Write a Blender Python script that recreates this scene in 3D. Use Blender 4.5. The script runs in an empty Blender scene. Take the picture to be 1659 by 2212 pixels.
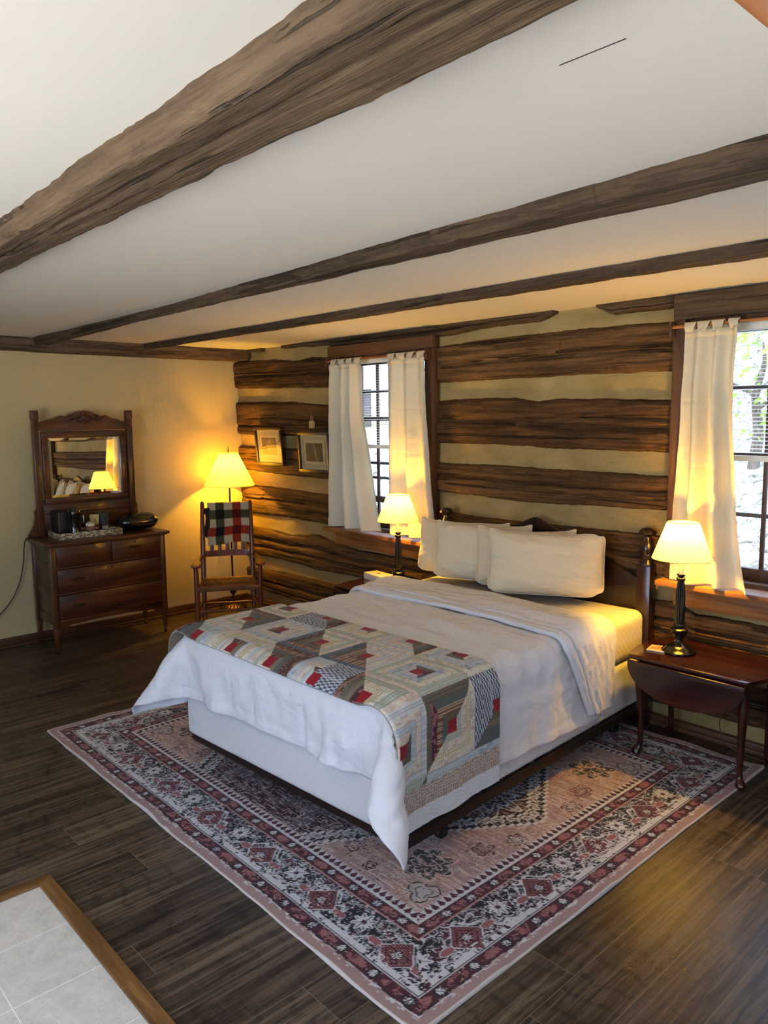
import bpy, bmesh, math, random
import numpy as np
from mathutils import Vector, Matrix
PI = math.pi
SC = bpy.context.scene
COL = SC.collection
random.seed(7)

# ---------------------------------------------------------------- colour / node helpers
def lin(c):
    c = c / 255.0
    return c / 12.92 if c <= 0.04045 else ((c + 0.055) / 1.055) ** 2.4
def rgb(r, g, b):
    return (lin(r), lin(g), lin(b), 1.0)

class NT:
    def __init__(self, name):
        self.m = bpy.data.materials.new(name); self.m.use_nodes = True
        self.t = self.m.node_tree; self.t.nodes.clear()
        self.out = self.t.nodes.new('ShaderNodeOutputMaterial')
    def n(self, typ, **kw):
        nd = self.t.nodes.new(typ)
        for k, v in kw.items():
            if hasattr(nd, k) and not k[0].isupper(): setattr(nd, k, v)
        return nd
    def l(self, a, b): self.t.links.new(a, b)
    def val(self, sock, v):
        if hasattr(v, 'is_linked') or isinstance(v, bpy.types.NodeSocket): self.l(v, sock)
        else: sock.default_value = v
    def coord(self, kind='Object'):
        return self.n('ShaderNodeTexCoord').outputs[kind]
    def map(self, vec, scale=(1, 1, 1), rot=(0, 0, 0), loc=(0, 0, 0)):
        m = self.n('ShaderNodeMapping'); self.l(vec, m.inputs['Vector'])
        m.inputs['Scale'].default_value = scale; m.inputs['Rotation'].default_value = rot; m.inputs['Location'].default_value = loc
        return m.outputs[0]
    def noise(self, vec, scale=5, detail=4, rough=.55, dist=0.0, out='Fac'):
        n = self.n('ShaderNodeTexNoise'); self.l(vec, n.inputs['Vector'])
        n.inputs['Scale'].default_value = scale; n.inputs['Detail'].default_value = detail
        n.inputs['Roughness'].default_value = rough; n.inputs['Distortion'].default_value = dist
        return n.outputs[out]
    def ramp(self, fac, stops, interp='LINEAR'):
        r = self.n('ShaderNodeValToRGB'); self.l(fac, r.inputs[0]); cr = r.color_ramp; cr.interpolation = interp
        while len(cr.elements) < len(stops): cr.elements.new(0.5)
        for e, (p, c) in zip(cr.elements, stops):
            e.position = p; e.color = c if isinstance(c, tuple) else (c, c, c, 1)
        return r.outputs[0]
    def mix(self, fac, a, b, mode='MIX'):
        m = self.n('ShaderNodeMix'); m.data_type = 'RGBA'; m.blend_type = mode
        self.val(m.inputs[0], fac); self.val(m.inputs[6], a); self.val(m.inputs[7], b)
        return m.outputs[2]
    def math(self, op, a, b=0.0, clamp=False):
        m = self.n('ShaderNodeMath'); m.operation = op; m.use_clamp = clamp
        self.val(m.inputs[0], a); self.val(m.inputs[1], b)
        return m.outputs[0]
    def bump(self, h, strength=.3, dist=.01, normal=None):
        b = self.n('ShaderNodeBump'); self.l(h, b.inputs['Height'])
        b.inputs['Strength'].default_value = strength; b.inputs['Distance'].default_value = dist
        if normal: self.l(normal, b.inputs['Normal'])
        return b.outputs[0]
    def bsdf(self, color, rough=.6, metal=0., normal=None, coat=0., spec=.5, sheen=0., trans=0., alpha=None):
        p = self.n('ShaderNodeBsdfPrincipled')
        self.val(p.inputs['Base Color'], color); self.val(p.inputs['Roughness'], rough); p.inputs['Metallic'].default_value = metal
        p.inputs['Coat Weight'].default_value = coat; p.inputs['Coat Roughness'].default_value = .12
        p.inputs['Specular IOR Level'].default_value = spec; p.inputs['Sheen Weight'].default_value = sheen
        p.inputs['Transmission Weight'].default_value = trans
        if normal: self.l(normal, p.inputs['Normal'])
        return p
    def done(self, shader):
        self.l(shader.outputs[0] if hasattr(shader, 'outputs') else shader, self.out.inputs[0]); return self.m

def plain(name, c, rough=.5, metal=0., coat=0., spec=.5, var=.08, bump=.05, bscale=60):
    t = NT(name); co = t.coord()
    n1 = t.noise(co, 9, 4)
    col = t.mix(t.math('MULTIPLY', n1, var * 2), c, (c[0] * .6, c[1] * .6, c[2] * .6, 1))
    h = t.noise(co, bscale, 3)
    return t.done(t.bsdf(col, rough, metal, t.bump(h, bump, .004), coat, spec))

def wood(name, dark, mid, light, axis=0, scale=1., rough=.45, coat=0., bump=.15, fine=70, contrast=1.0):
    t = NT(name); co = t.coord()
    s = [9 * scale] * 3; s[axis] = .9 * scale
    v = t.map(co, tuple(s))
    a = t.noise(v, 1.0, 6, .6, .6)
    s2 = [fine] * 3; s2[axis] = fine * .045
    f = t.noise(t.map(co, tuple(s2)), 1.0, 3, .6)
    col = t.ramp(a, [(.30, dark), (.5, mid), (.72, light)])
    col = t.mix(t.math('MULTIPLY', t.ramp(f, [(.45, 0.), (.62, 1.)]), .35 * contrast), col, (dark[0] * .6, dark[1] * .6, dark[2] * .6, 1))
    return t.done(t.bsdf(col, rough, 0, t.bump(f, bump, .003), coat))

def rough_wood(name, dark, mid, light, grey, axis=0, crack=.5, seed=0., con=1.0):
    """old hewn timber: long grain, dark checks, paler weathered patches, axe marks"""
    t = NT(name); co = t.coord('Object')
    def st(a, b, l=(0, 0, 0)):
        s = [a] * 3; s[axis] = b; return t.map(co, tuple(s), loc=(seed + l[0], l[1], l[2]))
    big = t.noise(st(4, .9), 1, 5, .6, .3)
    grain = t.noise(st(46, 2.2), 1, 5, .65, .25)
    fine = t.noise(st(170, 9), 1, 3, .6)
    chk = t.noise(st(26, .75, (3, 1, 7)), 1, 4, .55, .5)
    marks = t.noise(st(3.0, 42, (1, 5, 2)), 1, 2, .5)
    col = t.ramp(big, [(.28, dark), (.48, mid), (.66, light), (.82, grey)])
    mid2 = t.noise(st(16, 1.4, (9, 4, 2)), 1, 5, .7, .7)
    col = t.mix(t.ramp(mid2, [(.52, 0.), (.66, .6 * con)]), col, (light[0] * 1.25, light[1] * 1.2, light[2] * 1.1, 1))
    col = t.mix(t.ramp(grain, [(.40, .75 * con), (.58, 0.)]), col, (dark[0] * .45, dark[1] * .42, dark[2] * .4, 1))
    col = t.mix(t.math('MULTIPLY', t.ramp(fine, [(.5, 0.), (.7, .45)]), 1.0), col, light)
    ck = t.ramp(chk, [(.33 + .05 * crack, 1.), (.37 + .05 * crack, 0.)])
    col = t.mix(t.math('MULTIPLY', ck, .85 * con), col, (dark[0] * .12, dark[1] * .12, dark[2] * .12, 1))
    col = t.mix(t.ramp(marks, [(.66, 0.), (.74, .35)]), col, (dark[0] * .4, dark[1] * .4, dark[2] * .4, 1))
    h = t.math('ADD', t.math('MULTIPLY', grain, .7), t.math('MULTIPLY', big, 1.2))
    h = t.math('SUBTRACT', h, t.math('MULTIPLY', ck, .8))
    h = t.math('ADD', h, t.math('MULTIPLY', fine, .2))
    return t.done(t.bsdf(col, .78, 0, t.bump(h, .75, .016), 0, .3))

# ---------------------------------------------------------------- mesh helpers
class MB:
    def __init__(self): self.b = bmesh.new()
    def _tag(self, f, mi):
        for x in f: x.material_index = mi
    def box(self, x0, x1, y0, y1, z0, z1, bev=0.0, seg=2, mi=0, rot=None, taper=None):
        r = bmesh.ops.create_cube(self.b, size=1.0); vs = r['verts']
        for v in vs:
            v.co = Vector((x0 + (v.co.x + .5) * (x1 - x0), y0 + (v.co.y + .5) * (y1 - y0), z0 + (v.co.z + .5) * (z1 - z0)))
        fs = list({f for v in vs for f in v.link_faces})
        if bev > 0:
            es = list({e for v in vs for e in v.link_edges})
            rr = bmesh.ops.bevel(self.b, geom=es, offset=bev, segments=seg, affect='EDGES', profile=.5)
            fs = rr['faces'] + [f for f in fs if f.is_valid]
            vs = list({v for f in fs for v in f.verts})
        if taper: [setattr(v, 'co', taper(v.co)) for v in vs]
        if rot:
            for v in vs: v.co = rot @ v.co
        self._tag(fs, mi); return self
    def tube(self, pts, r, seg=12, mi=0, closed=False, cap=True, flat=1.0):
        pts = [Vector(p) for p in pts]; n = len(pts)
        rs = r if isinstance(r, (list, tuple)) else [r] * n
        rings = []; prev = None
        for i, p in enumerate(pts):
            if closed: t = pts[(i + 1) % n] - pts[i - 1]
            else: t = pts[min(i + 1, n - 1)] - pts[max(i - 1, 0)]
            t = t.normalized() if t.length > 1e-9 else Vector((0, 0, 1))
            if prev is None:
                a = Vector((0, 0, 1)) if abs(t.z) < .9 else Vector((1, 0, 0))
                nx = t.cross(a).normalized()
            else:
                nx = (prev - t * prev.dot(t)).normalized()
            prev = nx; ny = t.cross(nx)
            rings.append([self.b.verts.new(p + (nx * math.cos(2 * PI * k / seg) + ny * math.sin(2 * PI * k / seg) * flat) * rs[i]) for k in range(seg)])
        fs = []
        for i in range(n if closed else n - 1):
            A, B = rings[i], rings[(i + 1) % n]
            for k in range(seg):
                fs.append(self.b.faces.new((A[k], A[(k + 1) % seg], B[(k + 1) % seg], B[k])))
        if cap and not closed:
            fs.append(self.b.faces.new(rings[0][::-1])); fs.append(self.b.faces.new(rings[-1]))
        self._tag(fs, mi); return self
    def lathe(self, prof, c=(0, 0, 0), seg=32, mi=0, flute=0, fdepth=0., frange=None, cap=True, pleat=0, pdepth=0.):
        rings = []
        for (r, z) in prof:
            ring = []
            for k in range(seg):
                a = 2 * PI * k / seg; rr = r
                if flute and frange and frange[0] <= z <= frange[1]: rr = r - fdepth * abs(math.sin(a * flute / 2)) ** .6 * 1.0
                if pleat: rr = r + pdepth * math.cos(a * pleat)
                ring.append(self.b.verts.new((c[0] + rr * math.cos(a), c[1] + rr * math.sin(a), c[2] + z)))
            rings.append(ring)
        fs = []
        for i in range(len(rings) - 1):
            for k in range(seg):
                fs.append(self.b.faces.new((rings[i][k], rings[i][(k + 1) % seg], rings[i + 1][(k + 1) % seg], rings[i + 1][k])))
        if cap:
            if prof[0][0] > 1e-5: fs.append(self.b.faces.new(rings[0][::-1]))
            if prof[-1][0] > 1e-5: fs.append(self.b.faces.new(rings[-1]))
        self._tag(fs, mi); return self
    def prism(self, poly, a0, a1, axis='y', mi=0, bev=0.):
        def mk(p, a):
            if axis == 'y': return (p[0], a, p[1])
            if axis == 'x': return (a, p[0], p[1])
            return (p[0], p[1], a)
        A = [self.b.verts.new(mk(p, a0)) for p in poly]; B = [self.b.verts.new(mk(p, a1)) for p in poly]
        n = len(poly); fs = [self.b.faces.new(A), self.b.faces.new(B[::-1])]
        for i in range(n): fs.append(self.b.faces.new((A[i], B[i], B[(i + 1) % n], A[(i + 1) % n])))
        if bev > 0:
            es = [e for f in fs[:2] for e in f.edges]
            rr = bmesh.ops.bevel(self.b, geom=es, offset=bev, segments=2, affect='EDGES', profile=.5)
        self._tag([f for f in fs if f.is_valid], mi); return self
    def ball(self, c, r, seg=16, mi=0, sc=(1, 1, 1)):
        rr = bmesh.ops.create_uvsphere(self.b, u_segments=seg, v_segments=max(6, seg // 2), radius=r)
        for v in rr['verts']: v.co = Vector((v.co.x * sc[0] + c[0], v.co.y * sc[1] + c[1], v.co.z * sc[2] + c[2]))
        self._tag({f for v in rr['verts'] for f in v.link_faces}, mi); return self
    def xf(self, M):
        bmesh.ops.transform(self.b, matrix=M, verts=self.b.verts); return self
    def build(self, name, mats, parent=None, smooth=True, angle=38):
        bmesh.ops.recalc_face_normals(self.b, faces=self.b.faces)
        me = bpy.data.meshes.new(name); self.b.to_mesh(me); self.b.free()
        return link(name, me, mats, parent, smooth, angle)

def link(name, me, mats, parent=None, smooth=True, angle=38):
    if not isinstance(mats, (list, tuple)): mats = [mats]
    for m in mats: me.materials.append(m)
    if smooth:
        me.polygons.foreach_set('use_smooth', [True] * len(me.polygons))
        if angle: me.set_sharp_from_angle(angle=math.radians(angle))
    o = bpy.data.objects.new(name, me); COL.objects.link(o)
    if parent: o.parent = parent
    return o

def grid_mesh(name, P, mats, parent=None, colors=None, closed_back=None, smooth=True, angle=None):
    """P: (n,m,3) numpy points"""
    n, m = P.shape[:2]
    idx = np.arange(n * m).reshape(n, m)
    F = np.stack([idx[:-1, :-1], idx[1:, :-1], idx[1:, 1:], idx[:-1, 1:]], -1).reshape(-1, 4)
    return np_mesh(name, P.reshape(-1, 3), F, mats, parent, colors.reshape(-1, 3) if colors is not None else None, smooth, angle)

def np_mesh(name, V, F, mats, parent=None, colors=None, smooth=True, angle=None):
    me = bpy.data.meshes.new(name)
    me.vertices.add(len(V)); me.vertices.foreach_set('co', np.ascontiguousarray(V, dtype=np.float32).ravel())
    nf = len(F); me.loops.add(nf * 4); me.loops.foreach_set('vertex_index', np.ascontiguousarray(F, dtype=np.int32).ravel())
    me.polygons.add(nf); me.polygons.foreach_set('loop_start', np.arange(0, nf * 4, 4, dtype=np.int32))
    me.polygons.foreach_set('loop_total', np.full(nf, 4, dtype=np.int32))
    me.update(calc_edges=True); me.validate()
    if colors is not None:
        a = me.color_attributes.new('pattern', 'FLOAT_COLOR', 'POINT')
        c = np.ones((len(V), 4), dtype=np.float32); c[:, :3] = colors
        a.data.foreach_set('color', c.ravel())
    return link(name, me, mats, parent, smooth, angle)

def empty(name, loc=(0, 0, 0), rz=0.):
    o = bpy.data.objects.new(name, None); o.empty_display_size = .1; COL.objects.link(o)
    o.location = loc; o.rotation_euler = (0, 0, rz); return o
def tag(o, label, cat, group=None, kind=None):
    o['label'] = label; o['category'] = cat
    if group: o['group'] = group
    if kind: o['kind'] = kind
    return o
def struct(o): o['kind'] = 'structure'; return o
def mod(o, typ, **kw):
    m = o.modifiers.new(typ.lower(), typ)
    for k, v in kw.items(): setattr(m, k, v)
    return m
def copy_tree(o, parent=None):
    c = o.copy(); COL.objects.link(c); c.parent = parent
    for ch in list(o.children): copy_tree(ch, c)
    return c

# ---------------------------------------------------------------- numpy noise
def vnoise(x, y, seed=0):
    xi = np.floor(x).astype(np.int64); yi = np.floor(y).astype(np.int64)
    fx = x - xi; fy = y - yi; fx = fx * fx * (3 - 2 * fx); fy = fy * fy * (3 - 2 * fy)
    def h(a, b):
        n = (a * 374761393 + b * 668265263 + seed * 1442695041) & 0xffffffff
        n = ((n ^ (n >> 13)) * 1274126177) & 0xffffffff
        return ((n ^ (n >> 16)) & 0xffff) / 65535.0
    return (h(xi, yi) * (1 - fx) + h(xi + 1, yi) * fx) * (1 - fy) + (h(xi, yi + 1) * (1 - fx) + h(xi + 1, yi + 1) * fx) * fy
def fbm(x, y, seed=0, o=4, g=.5):
    s = 0; a = 1; t = 0
    for k in range(o):
        s = s + a * vnoise(x * 2 ** k, y * 2 ** k, seed + k * 17); t += a; a *= g
    return s / t
def hashn(i, j=0, s=0):
    return vnoise(np.asarray(i, float) * 1.0, np.asarray(j, float) * 1.0, 991 + s)
# ---------------------------------------------------------------- materials
M = {}
M['log'] = rough_wood('hewn log wood', rgb(54, 36, 18), rgb(92, 66, 38), rgb(112, 84, 52), rgb(120, 98, 66), 0, .6)
M['log2'] = rough_wood('dark hewn log wood', rgb(46, 29, 14), rgb(80, 54, 30), rgb(100, 72, 42), rgb(108, 86, 58), 0, .9, 11.)
M['beam1'] = rough_wood('pale weathered ceiling beam wood', rgb(66, 52, 38), rgb(90, 73, 56), rgb(106, 88, 68), rgb(122, 105, 86), 0, .3, 5., .75)
M['beam'] = rough_wood('weathered ceiling beam wood', rgb(52, 40, 28), rgb(76, 60, 44), rgb(92, 75, 57), rgb(108, 92, 74), 0, .5, 5., .8)
M['beam_y'] = rough_wood('weathered wall beam wood', rgb(58, 44, 32), rgb(88, 70, 54), rgb(108, 89, 70), rgb(126, 108, 90), 1, .5, 8.)
M['sill'] = wood('pine sill wood', rgb(104, 62, 30), rgb(150, 98, 52), rgb(172, 120, 70), 0, 1.4, .5, 0, .3, 60)
M['casing'] = wood('brown window casing wood', rgb(58, 36, 20), rgb(84, 54, 30), rgb(104, 70, 42), 0, 1.2, .6, 0, .3, 60)
M['casing_v'] = wood('brown upright casing wood', rgb(58, 36, 20), rgb(84, 54, 30), rgb(104, 70, 42), 2, 1.2, .6, 0, .3, 60)
M['sash'] = wood('dark sash wood', rgb(44, 26, 16), rgb(70, 42, 26), rgb(92, 58, 36), 2, 1.5, .5, 0, .1)
M['darkmet'] = plain('dark window metal', rgb(40, 38, 36), .45)

t = NT('chinking plaster'); co = t.coord()
a = t.noise(t.map(co, (2, 2, 5)), 1.2, 5, .6, .4); b = t.noise(t.map(co, (5, 5, 40)), 1, 4, .6, .8)
col = t.ramp(a, [(.3, rgb(136, 117, 74)), (.6, rgb(162, 143, 96)), (.8, rgb(178, 159, 111))])
col = t.mix(t.ramp(b, [(.30, .5), (.38, 0.)]), col, rgb(120, 105, 72))
M['chink'] = t.done(t.bsdf(col, .85, 0, t.bump(t.math('ADD', a, t.math('MULTIPLY', b, .35)), .45, .012), 0, .25))

t = NT('cream painted plaster'); co = t.coord()
a = t.noise(co, 2.2, 4); b = t.noise(co, 160, 3)
col = t.mix(a, rgb(202, 186, 142), rgb(195, 178, 132))
M['wall'] = t.done(t.bsdf(col, .8, 0, t.bump(t.math('ADD', t.math('MULTIPLY', b, .25), a), .22, .006), 0, .3))

t = NT('white painted ceiling'); co = t.coord()
a = t.noise(co, .9, 3); b = t.noise(co, 90, 3)
w = t.n('ShaderNodeTexWave'); w.wave_type = 'BANDS'; w.bands_direction = 'X'
t.l(co, w.inputs[0]); w.inputs['Scale'].default_value = .26; w.inputs['Distortion'].default_value = 1.0; w.inputs['Detail Scale'].default_value = .6
col = t.mix(a, rgb(222, 219, 212), rgb(214, 211, 203))
M['ceil'] = t.done(t.bsdf(col, .75, 0, t.bump(t.math('ADD', t.math('MULTIPLY', b, .05), t.math('MULTIPLY', w.outputs[1], .6)), .15, .01), 0, .3))

# floor planks: run along Y, 0.188 wide
t = NT('dark vinyl plank floor'); co = t.coord()
sep = t.n('ShaderNodeSeparateXYZ'); t.l(co, sep.inputs[0])
px = t.math('DIVIDE', t.math('SUBTRACT', sep.outputs[0], 3.388), .188)
col_i = t.math('FLOOR', px)
wn = t.n('ShaderNodeTexWhiteNoise'); wn.noise_dimensions = '1D'; t.l(col_i, wn.inputs['W'])
py = t.math('ADD', t.math('DIVIDE', sep.outputs[1], 1.22), t.math('MULTIPLY', wn.outputs[0], 5.7))
row_i = t.math('FLOOR', py)
wn2 = t.n('ShaderNodeTexWhiteNoise'); wn2.noise_dimensions = '2D'
cmb = t.n('ShaderNodeCombineXYZ'); t.l(col_i, cmb.inputs[0]); t.l(row_i, cmb.inputs[1]); t.l(cmb.outputs[0], wn2.inputs['Vector'])
rnd = wn2.outputs[0]
fx = t.math('ABSOLUTE', t.math('SUBTRACT', t.math('FRACT', px), .5)); fy = t.math('ABSOLUTE', t.math('SUBTRACT', t.math('FRACT', py), .5))
seam = t.math('MAXIMUM', t.math('GREATER_THAN', fx, .4925), t.math('GREATER_THAN', fy, .4989))
off = t.n('ShaderNodeCombineXYZ'); t.l(t.math('MULTIPLY', rnd, 37.0), off.inputs[0]); t.l(t.math('MULTIPLY', rnd, 91.0), off.inputs[1]); t.l(t.math('MULTIPLY', rnd, 13.0), off.inputs[2])
va = t.n('ShaderNodeVectorMath'); va.operation = 'ADD'; t.l(co, va.inputs[0]); t.l(off.outputs[0], va.inputs[1])
g1 = t.noise(t.map(va.outputs[0], (7, 1.1, 1)), 1, 6, .62, 1.6)
g2 = t.noise(t.map(va.outputs[0], (85, 3.2, 1)), 1, 4, .6, .2)
g3 = t.noise(t.map(va.outputs[0], (6, 60, 1)), 1, 2, .5)
patch = t.noise(t.map(va.outputs[0], (3, 1.5, 1)), 1, 2, .5)
base = t.ramp(g1, [(.25, rgb(40, 33, 28)), (.45, rgb(70, 58, 48)), (.58, rgb(88, 73, 60)), (.75, rgb(54, 45, 38))])
base = t.mix(t.ramp(g2, [(.40, .9), (.58, 0.)]), base, rgb(48, 40, 36))
rings = t.n('ShaderNodeTexWave'); rings.wave_type = 'RINGS'; t.l(t.map(va.outputs[0], (5.5, 1.4, 1)), rings.inputs[0]); rings.inputs['Scale'].default_value = 2.2; rings.inputs['Distortion'].default_value = 5; rings.inputs['Detail'].default_value = 3; rings.inputs['Detail Scale'].default_value = .7
base = t.mix(t.math('MULTIPLY', t.ramp(rings.outputs[1], [(.0, 1.), (.22, 0.)]), t.math('MULTIPLY', t.ramp(patch, [(.36, 0.), (.5, 1.)]), .75)), base, rgb(24, 19, 16))
base = t.mix(t.math('MULTIPLY', t.ramp(g3, [(.55, 0.), (.68, 1.)]), t.math('MULTIPLY', t.ramp(patch, [(.5, 1.), (.42, 0.)]), .10)), base, rgb(140, 124, 104))
g4 = t.noise(t.map(va.outputs[0], (38, 1.6, 1)), 1, 5, .7, .5)
base = t.mix(t.ramp(g4, [(.50, 0.), (.60, .55)]), base, rgb(128, 110, 88))
base = t.mix(t.ramp(g4, [(.40, .8), (.46, 0.)]), base, rgb(26, 20, 16))
base = t.mix(t.math('MULTIPLY', rnd, .42), base, rgb(38, 31, 26))
base = t.mix(t.math('MULTIPLY', t.math('SUBTRACT', 1.0, wn2.outputs[0]), .12), base, rgb(128, 112, 92))
base = t.mix(seam, base, rgb(112, 98, 82))
rr = t.math('ADD', t.math('MULTIPLY', g2, .22), .29)
h = t.math('SUBTRACT', t.math('MULTIPLY', g2, .35), t.math('MULTIPLY', seam, 1.0))
M['floor'] = t.done(t.bsdf(base, rr, 0, t.bump(h, .45, .003), 0, .26))

t = NT('pale grey floor tile'); co = t.coord()
sep = t.n('ShaderNodeSeparateXYZ'); t.l(co, sep.inputs[0])
tx = t.math('DIVIDE', t.math('SUBTRACT', sep.outputs[0], 3.685), .297); ty = t.math('DIVIDE', t.math('ADD', sep.outputs[1], 3.474), .6)
gx = t.math('GREATER_THAN', t.math('ABSOLUTE', t.math('SUBTRACT', t.math('FRACT', tx), .5)), .493)
gy = t.math('GREATER_THAN', t.math('ABSOLUTE', t.math('SUBTRACT', t.math('FRACT', ty), .5)), .4968)
grout = t.math('MAXIMUM', gx, gy)
n1 = t.noise(co, 14, 5, .65); n2 = t.noise(co, 90, 3, .6)
col = t.ramp(t.math('ADD', t.math('MULTIPLY', n1, .6), t.math('MULTIPLY', n2, .4)), [(.35, rgb(196, 194, 186)), (.65, rgb(222, 220, 212))])
col = t.mix(grout, col, rgb(240, 238, 234))
M['tile'] = t.done(t.bsdf(col, .5, 0, t.bump(t.math('SUBTRACT', t.math('MULTIPLY', n2, .1), grout), .3, .003), 0, .4))
M['trimwood'] = wood('oak threshold wood', rgb(76, 50, 24), rgb(116, 80, 42), rgb(150, 110, 62), 0, 2., .42, .1, .15)
M['trimwood_y'] = wood('oak threshold wood lengthwise', rgb(76, 50, 24), rgb(116, 80, 42), rgb(150, 110, 62), 1, 2., .42, .1, .15)
M['base_x'] = wood('brown baseboard wood', rgb(66, 40, 22), rgb(96, 62, 36), rgb(116, 78, 46), 0, 1.4, .5, 0, .1)
M['base_y'] = wood('brown baseboard wood lengthwise', rgb(60, 36, 20), rgb(88, 56, 32), rgb(106, 70, 42), 1, 1.4, .5, 0, .1)

# furniture
M['oak_y'] = wood('dark oak dresser wood', rgb(38, 17, 7), rgb(76, 37, 16), rgb(104, 56, 25), 1, 1.6, .34, .2, .08, 60, .8)
M['oak_z'] = wood('dark oak dresser wood upright', rgb(44, 22, 9), rgb(78, 43, 20), rgb(104, 60, 30), 2, 1.6, .32, .25, .08, 60, .8)
M['oak_side'] = wood('olive brown dresser side wood', rgb(46, 32, 16), rgb(78, 58, 32), rgb(96, 74, 44), 2, 1.3, .4, .15, .08, 60, .8)
M['mahog'] = wood('mahogany table wood', rgb(26, 7, 5), rgb(50, 15, 10), rgb(72, 26, 17), 0, 1.2, .22, .5, .04, 60, .7)
M['bedwood'] = wood('dark cherry bed wood', rgb(20, 9, 5), rgb(36, 17, 10), rgb(50, 26, 16), 2, 1.3, .28, .35, .04, 60, .6)
M['chair'] = wood('reddish rocker wood', rgb(72, 30, 14), rgb(112, 54, 26), rgb(136, 72, 36), 2, 1.5, .35, .2, .08, 60, .7)
M['black'] = plain('gloss black enamel', rgb(16, 15, 16), .16, 0, .4, .5, .02, .01)
M['blackmat'] = plain('matte black plastic', rgb(18, 18, 18), .5, 0, 0)
M['bronze'] = plain('aged bronze', rgb(92, 72, 48), .38, .85, 0, .5, .3, .2, 50)
M['steel'] = plain('dull steel', rgb(120, 116, 110), .35, .9)
M['darksteel'] = plain('brown bed rail metal', rgb(50, 36, 28), .4, .5)
M['ivory'] = plain('ivory candle sleeve', rgb(232, 222, 190), .5)

def cloth_mat(name, c, weave=700, var=.04, rough=.9, trans=0., wr=.0, sheen=.15, wscale=9, stretch=(1, 1, 1)):
    t = NT(name); co = t.coord()
    a = t.noise(co, 4, 3)
    col = t.mix(t.math('MULTIPLY', a, 1.0), c, (c[0] * (1 - var), c[1] * (1 - var), c[2] * (1 - var), 1))
    wv = t.noise(co, weave, 2)
    h = t.math('MULTIPLY', wv, .12)
    if wr:
        w1 = t.noise(t.map(co, stretch), wscale, 5, .55, .8)
        h = t.math('ADD', h, t.math('MULTIPLY', w1, wr))
    nrm = t.bump(h, .5, .02)
    p = t.bsdf(col, rough, 0, nrm, 0, .2, sheen)
    if trans:
        tr = t.n('ShaderNodeBsdfTranslucent'); t.val(tr.inputs[0], col); t.l(nrm, tr.inputs['Normal'])
        mx = t.n('ShaderNodeMixShader'); mx.inputs[0].default_value = trans
        t.l(p.outputs[0], mx.inputs[1]); t.l(tr.outputs[0], mx.inputs[2])
        return t.done(mx)
    return t.done(p)
M['comf'] = cloth_mat('white cotton comforter', rgb(226, 227, 231), 800, .02, .85, 0, 2.2, .2, 7, (1, 1, 1))
M['sheet'] = cloth_mat('white box spring cover', rgb(222, 222, 224), 900, .02, .85, 0, .25, .15, 10)
M['pillow'] = cloth_mat('ivory linen pillowcase', rgb(222, 209, 178), 700, .03, .9, 0, 1.0, .15, 9)
M['pillow2'] = cloth_mat('ivory linen pillowcase piping', rgb(228, 222, 206), 700, .03, .9)
M['curtain'] = cloth_mat('ecru cotton curtain', rgb(232, 226, 208), 500, .03, .9, .42, .55, .1, 12, (1, 1, .6))
t = NT('striped mattress sheet'); co = t.coord()
w = t.n('ShaderNodeTexWave'); w.wave_type = 'BANDS'; w.bands_direction = 'DIAGONAL'; t.l(t.map(co, (0, 14, 14)), w.inputs[0]); w.inputs['Scale'].default_value = 1.0; w.inputs['Distortion'].default_value = .3
M['mattress'] = t.done(t.bsdf(t.mix(t.ramp(w.outputs[1], [(.4, 0.), (.6, 1.)]), rgb(224, 220, 210), rgb(214, 209, 198)), t.ramp(w.outputs[1], [(.4, .45), (.6, .9)]), 0, None, 0, .4))

def attr_cloth(name, rough=.9, weave=500, puck=0., sheen=.1):
    t = NT(name); at = t.n('ShaderNodeAttribute'); at.attribute_name = 'pattern'
    co = t.coord(); n = t.noise(co, weave, 2); n2 = t.noise(co, 130, 3, .7)
    col = t.mix(t.math('MULTIPLY', n2, .28), at.outputs[0], (0.02, 0.018, 0.018, 1))
    h = t.math('ADD', t.math('MULTIPLY', n, .15), t.math('MULTIPLY', n2, puck))
    return t.done(t.bsdf(col, rough, 0, t.bump(h, .5, .006), 0, .15, sheen))
M['rug'] = attr_cloth('printed persian style rug', .95, 420, .3)
M['quilt'] = attr_cloth('pieced log cabin patchwork', .92, 600, .8)
M['plaid'] = attr_cloth('woven plaid wool', .95, 420, .5)
M['paint'] = attr_cloth('printed picture', .5, 300, 0.)

def shade_mat(name, c, trans=.55):
    t = NT(name); co = t.coord()
    n = t.noise(co, 300, 2)
    d = t.n('ShaderNodeBsdfDiffuse'); d.inputs[0].default_value = c
    tr = t.n('ShaderNodeBsdfTranslucent'); tr.inputs[0].default_value = c
    nb = t.bump(n, .1, .002); t.l(nb, d.inputs['Normal'])
    mx = t.n('ShaderNodeMixShader'); mx.inputs[0].default_value = trans
    t.l(d.outputs[0], mx.inputs[1]); t.l(tr.outputs[0], mx.inputs[2]); return t.done(mx)
M['shade'] = shade_mat('cream lampshade card', rgb(246, 236, 205), .5)
M['shade2'] = shade_mat('pleated cream lampshade silk', rgb(240, 226, 180), .5)
t = NT('clear window glass')
g = t.n('ShaderNodeBsdfGlass'); g.inputs['IOR'].default_value = 1.02; g.inputs['Roughness'].default_value = 0
tb = t.n('ShaderNodeBsdfTransparent'); gl = t.n('ShaderNodeBsdfGlossy'); gl.inputs['Roughness'].default_value = .01
lw = t.n('ShaderNodeLayerWeight'); lw.inputs[0].default_value = .5
fr = t.math('ADD', t.math('MULTIPLY', t.math('POWER', lw.outputs['Facing'], 5.0), .9), .045)
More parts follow.
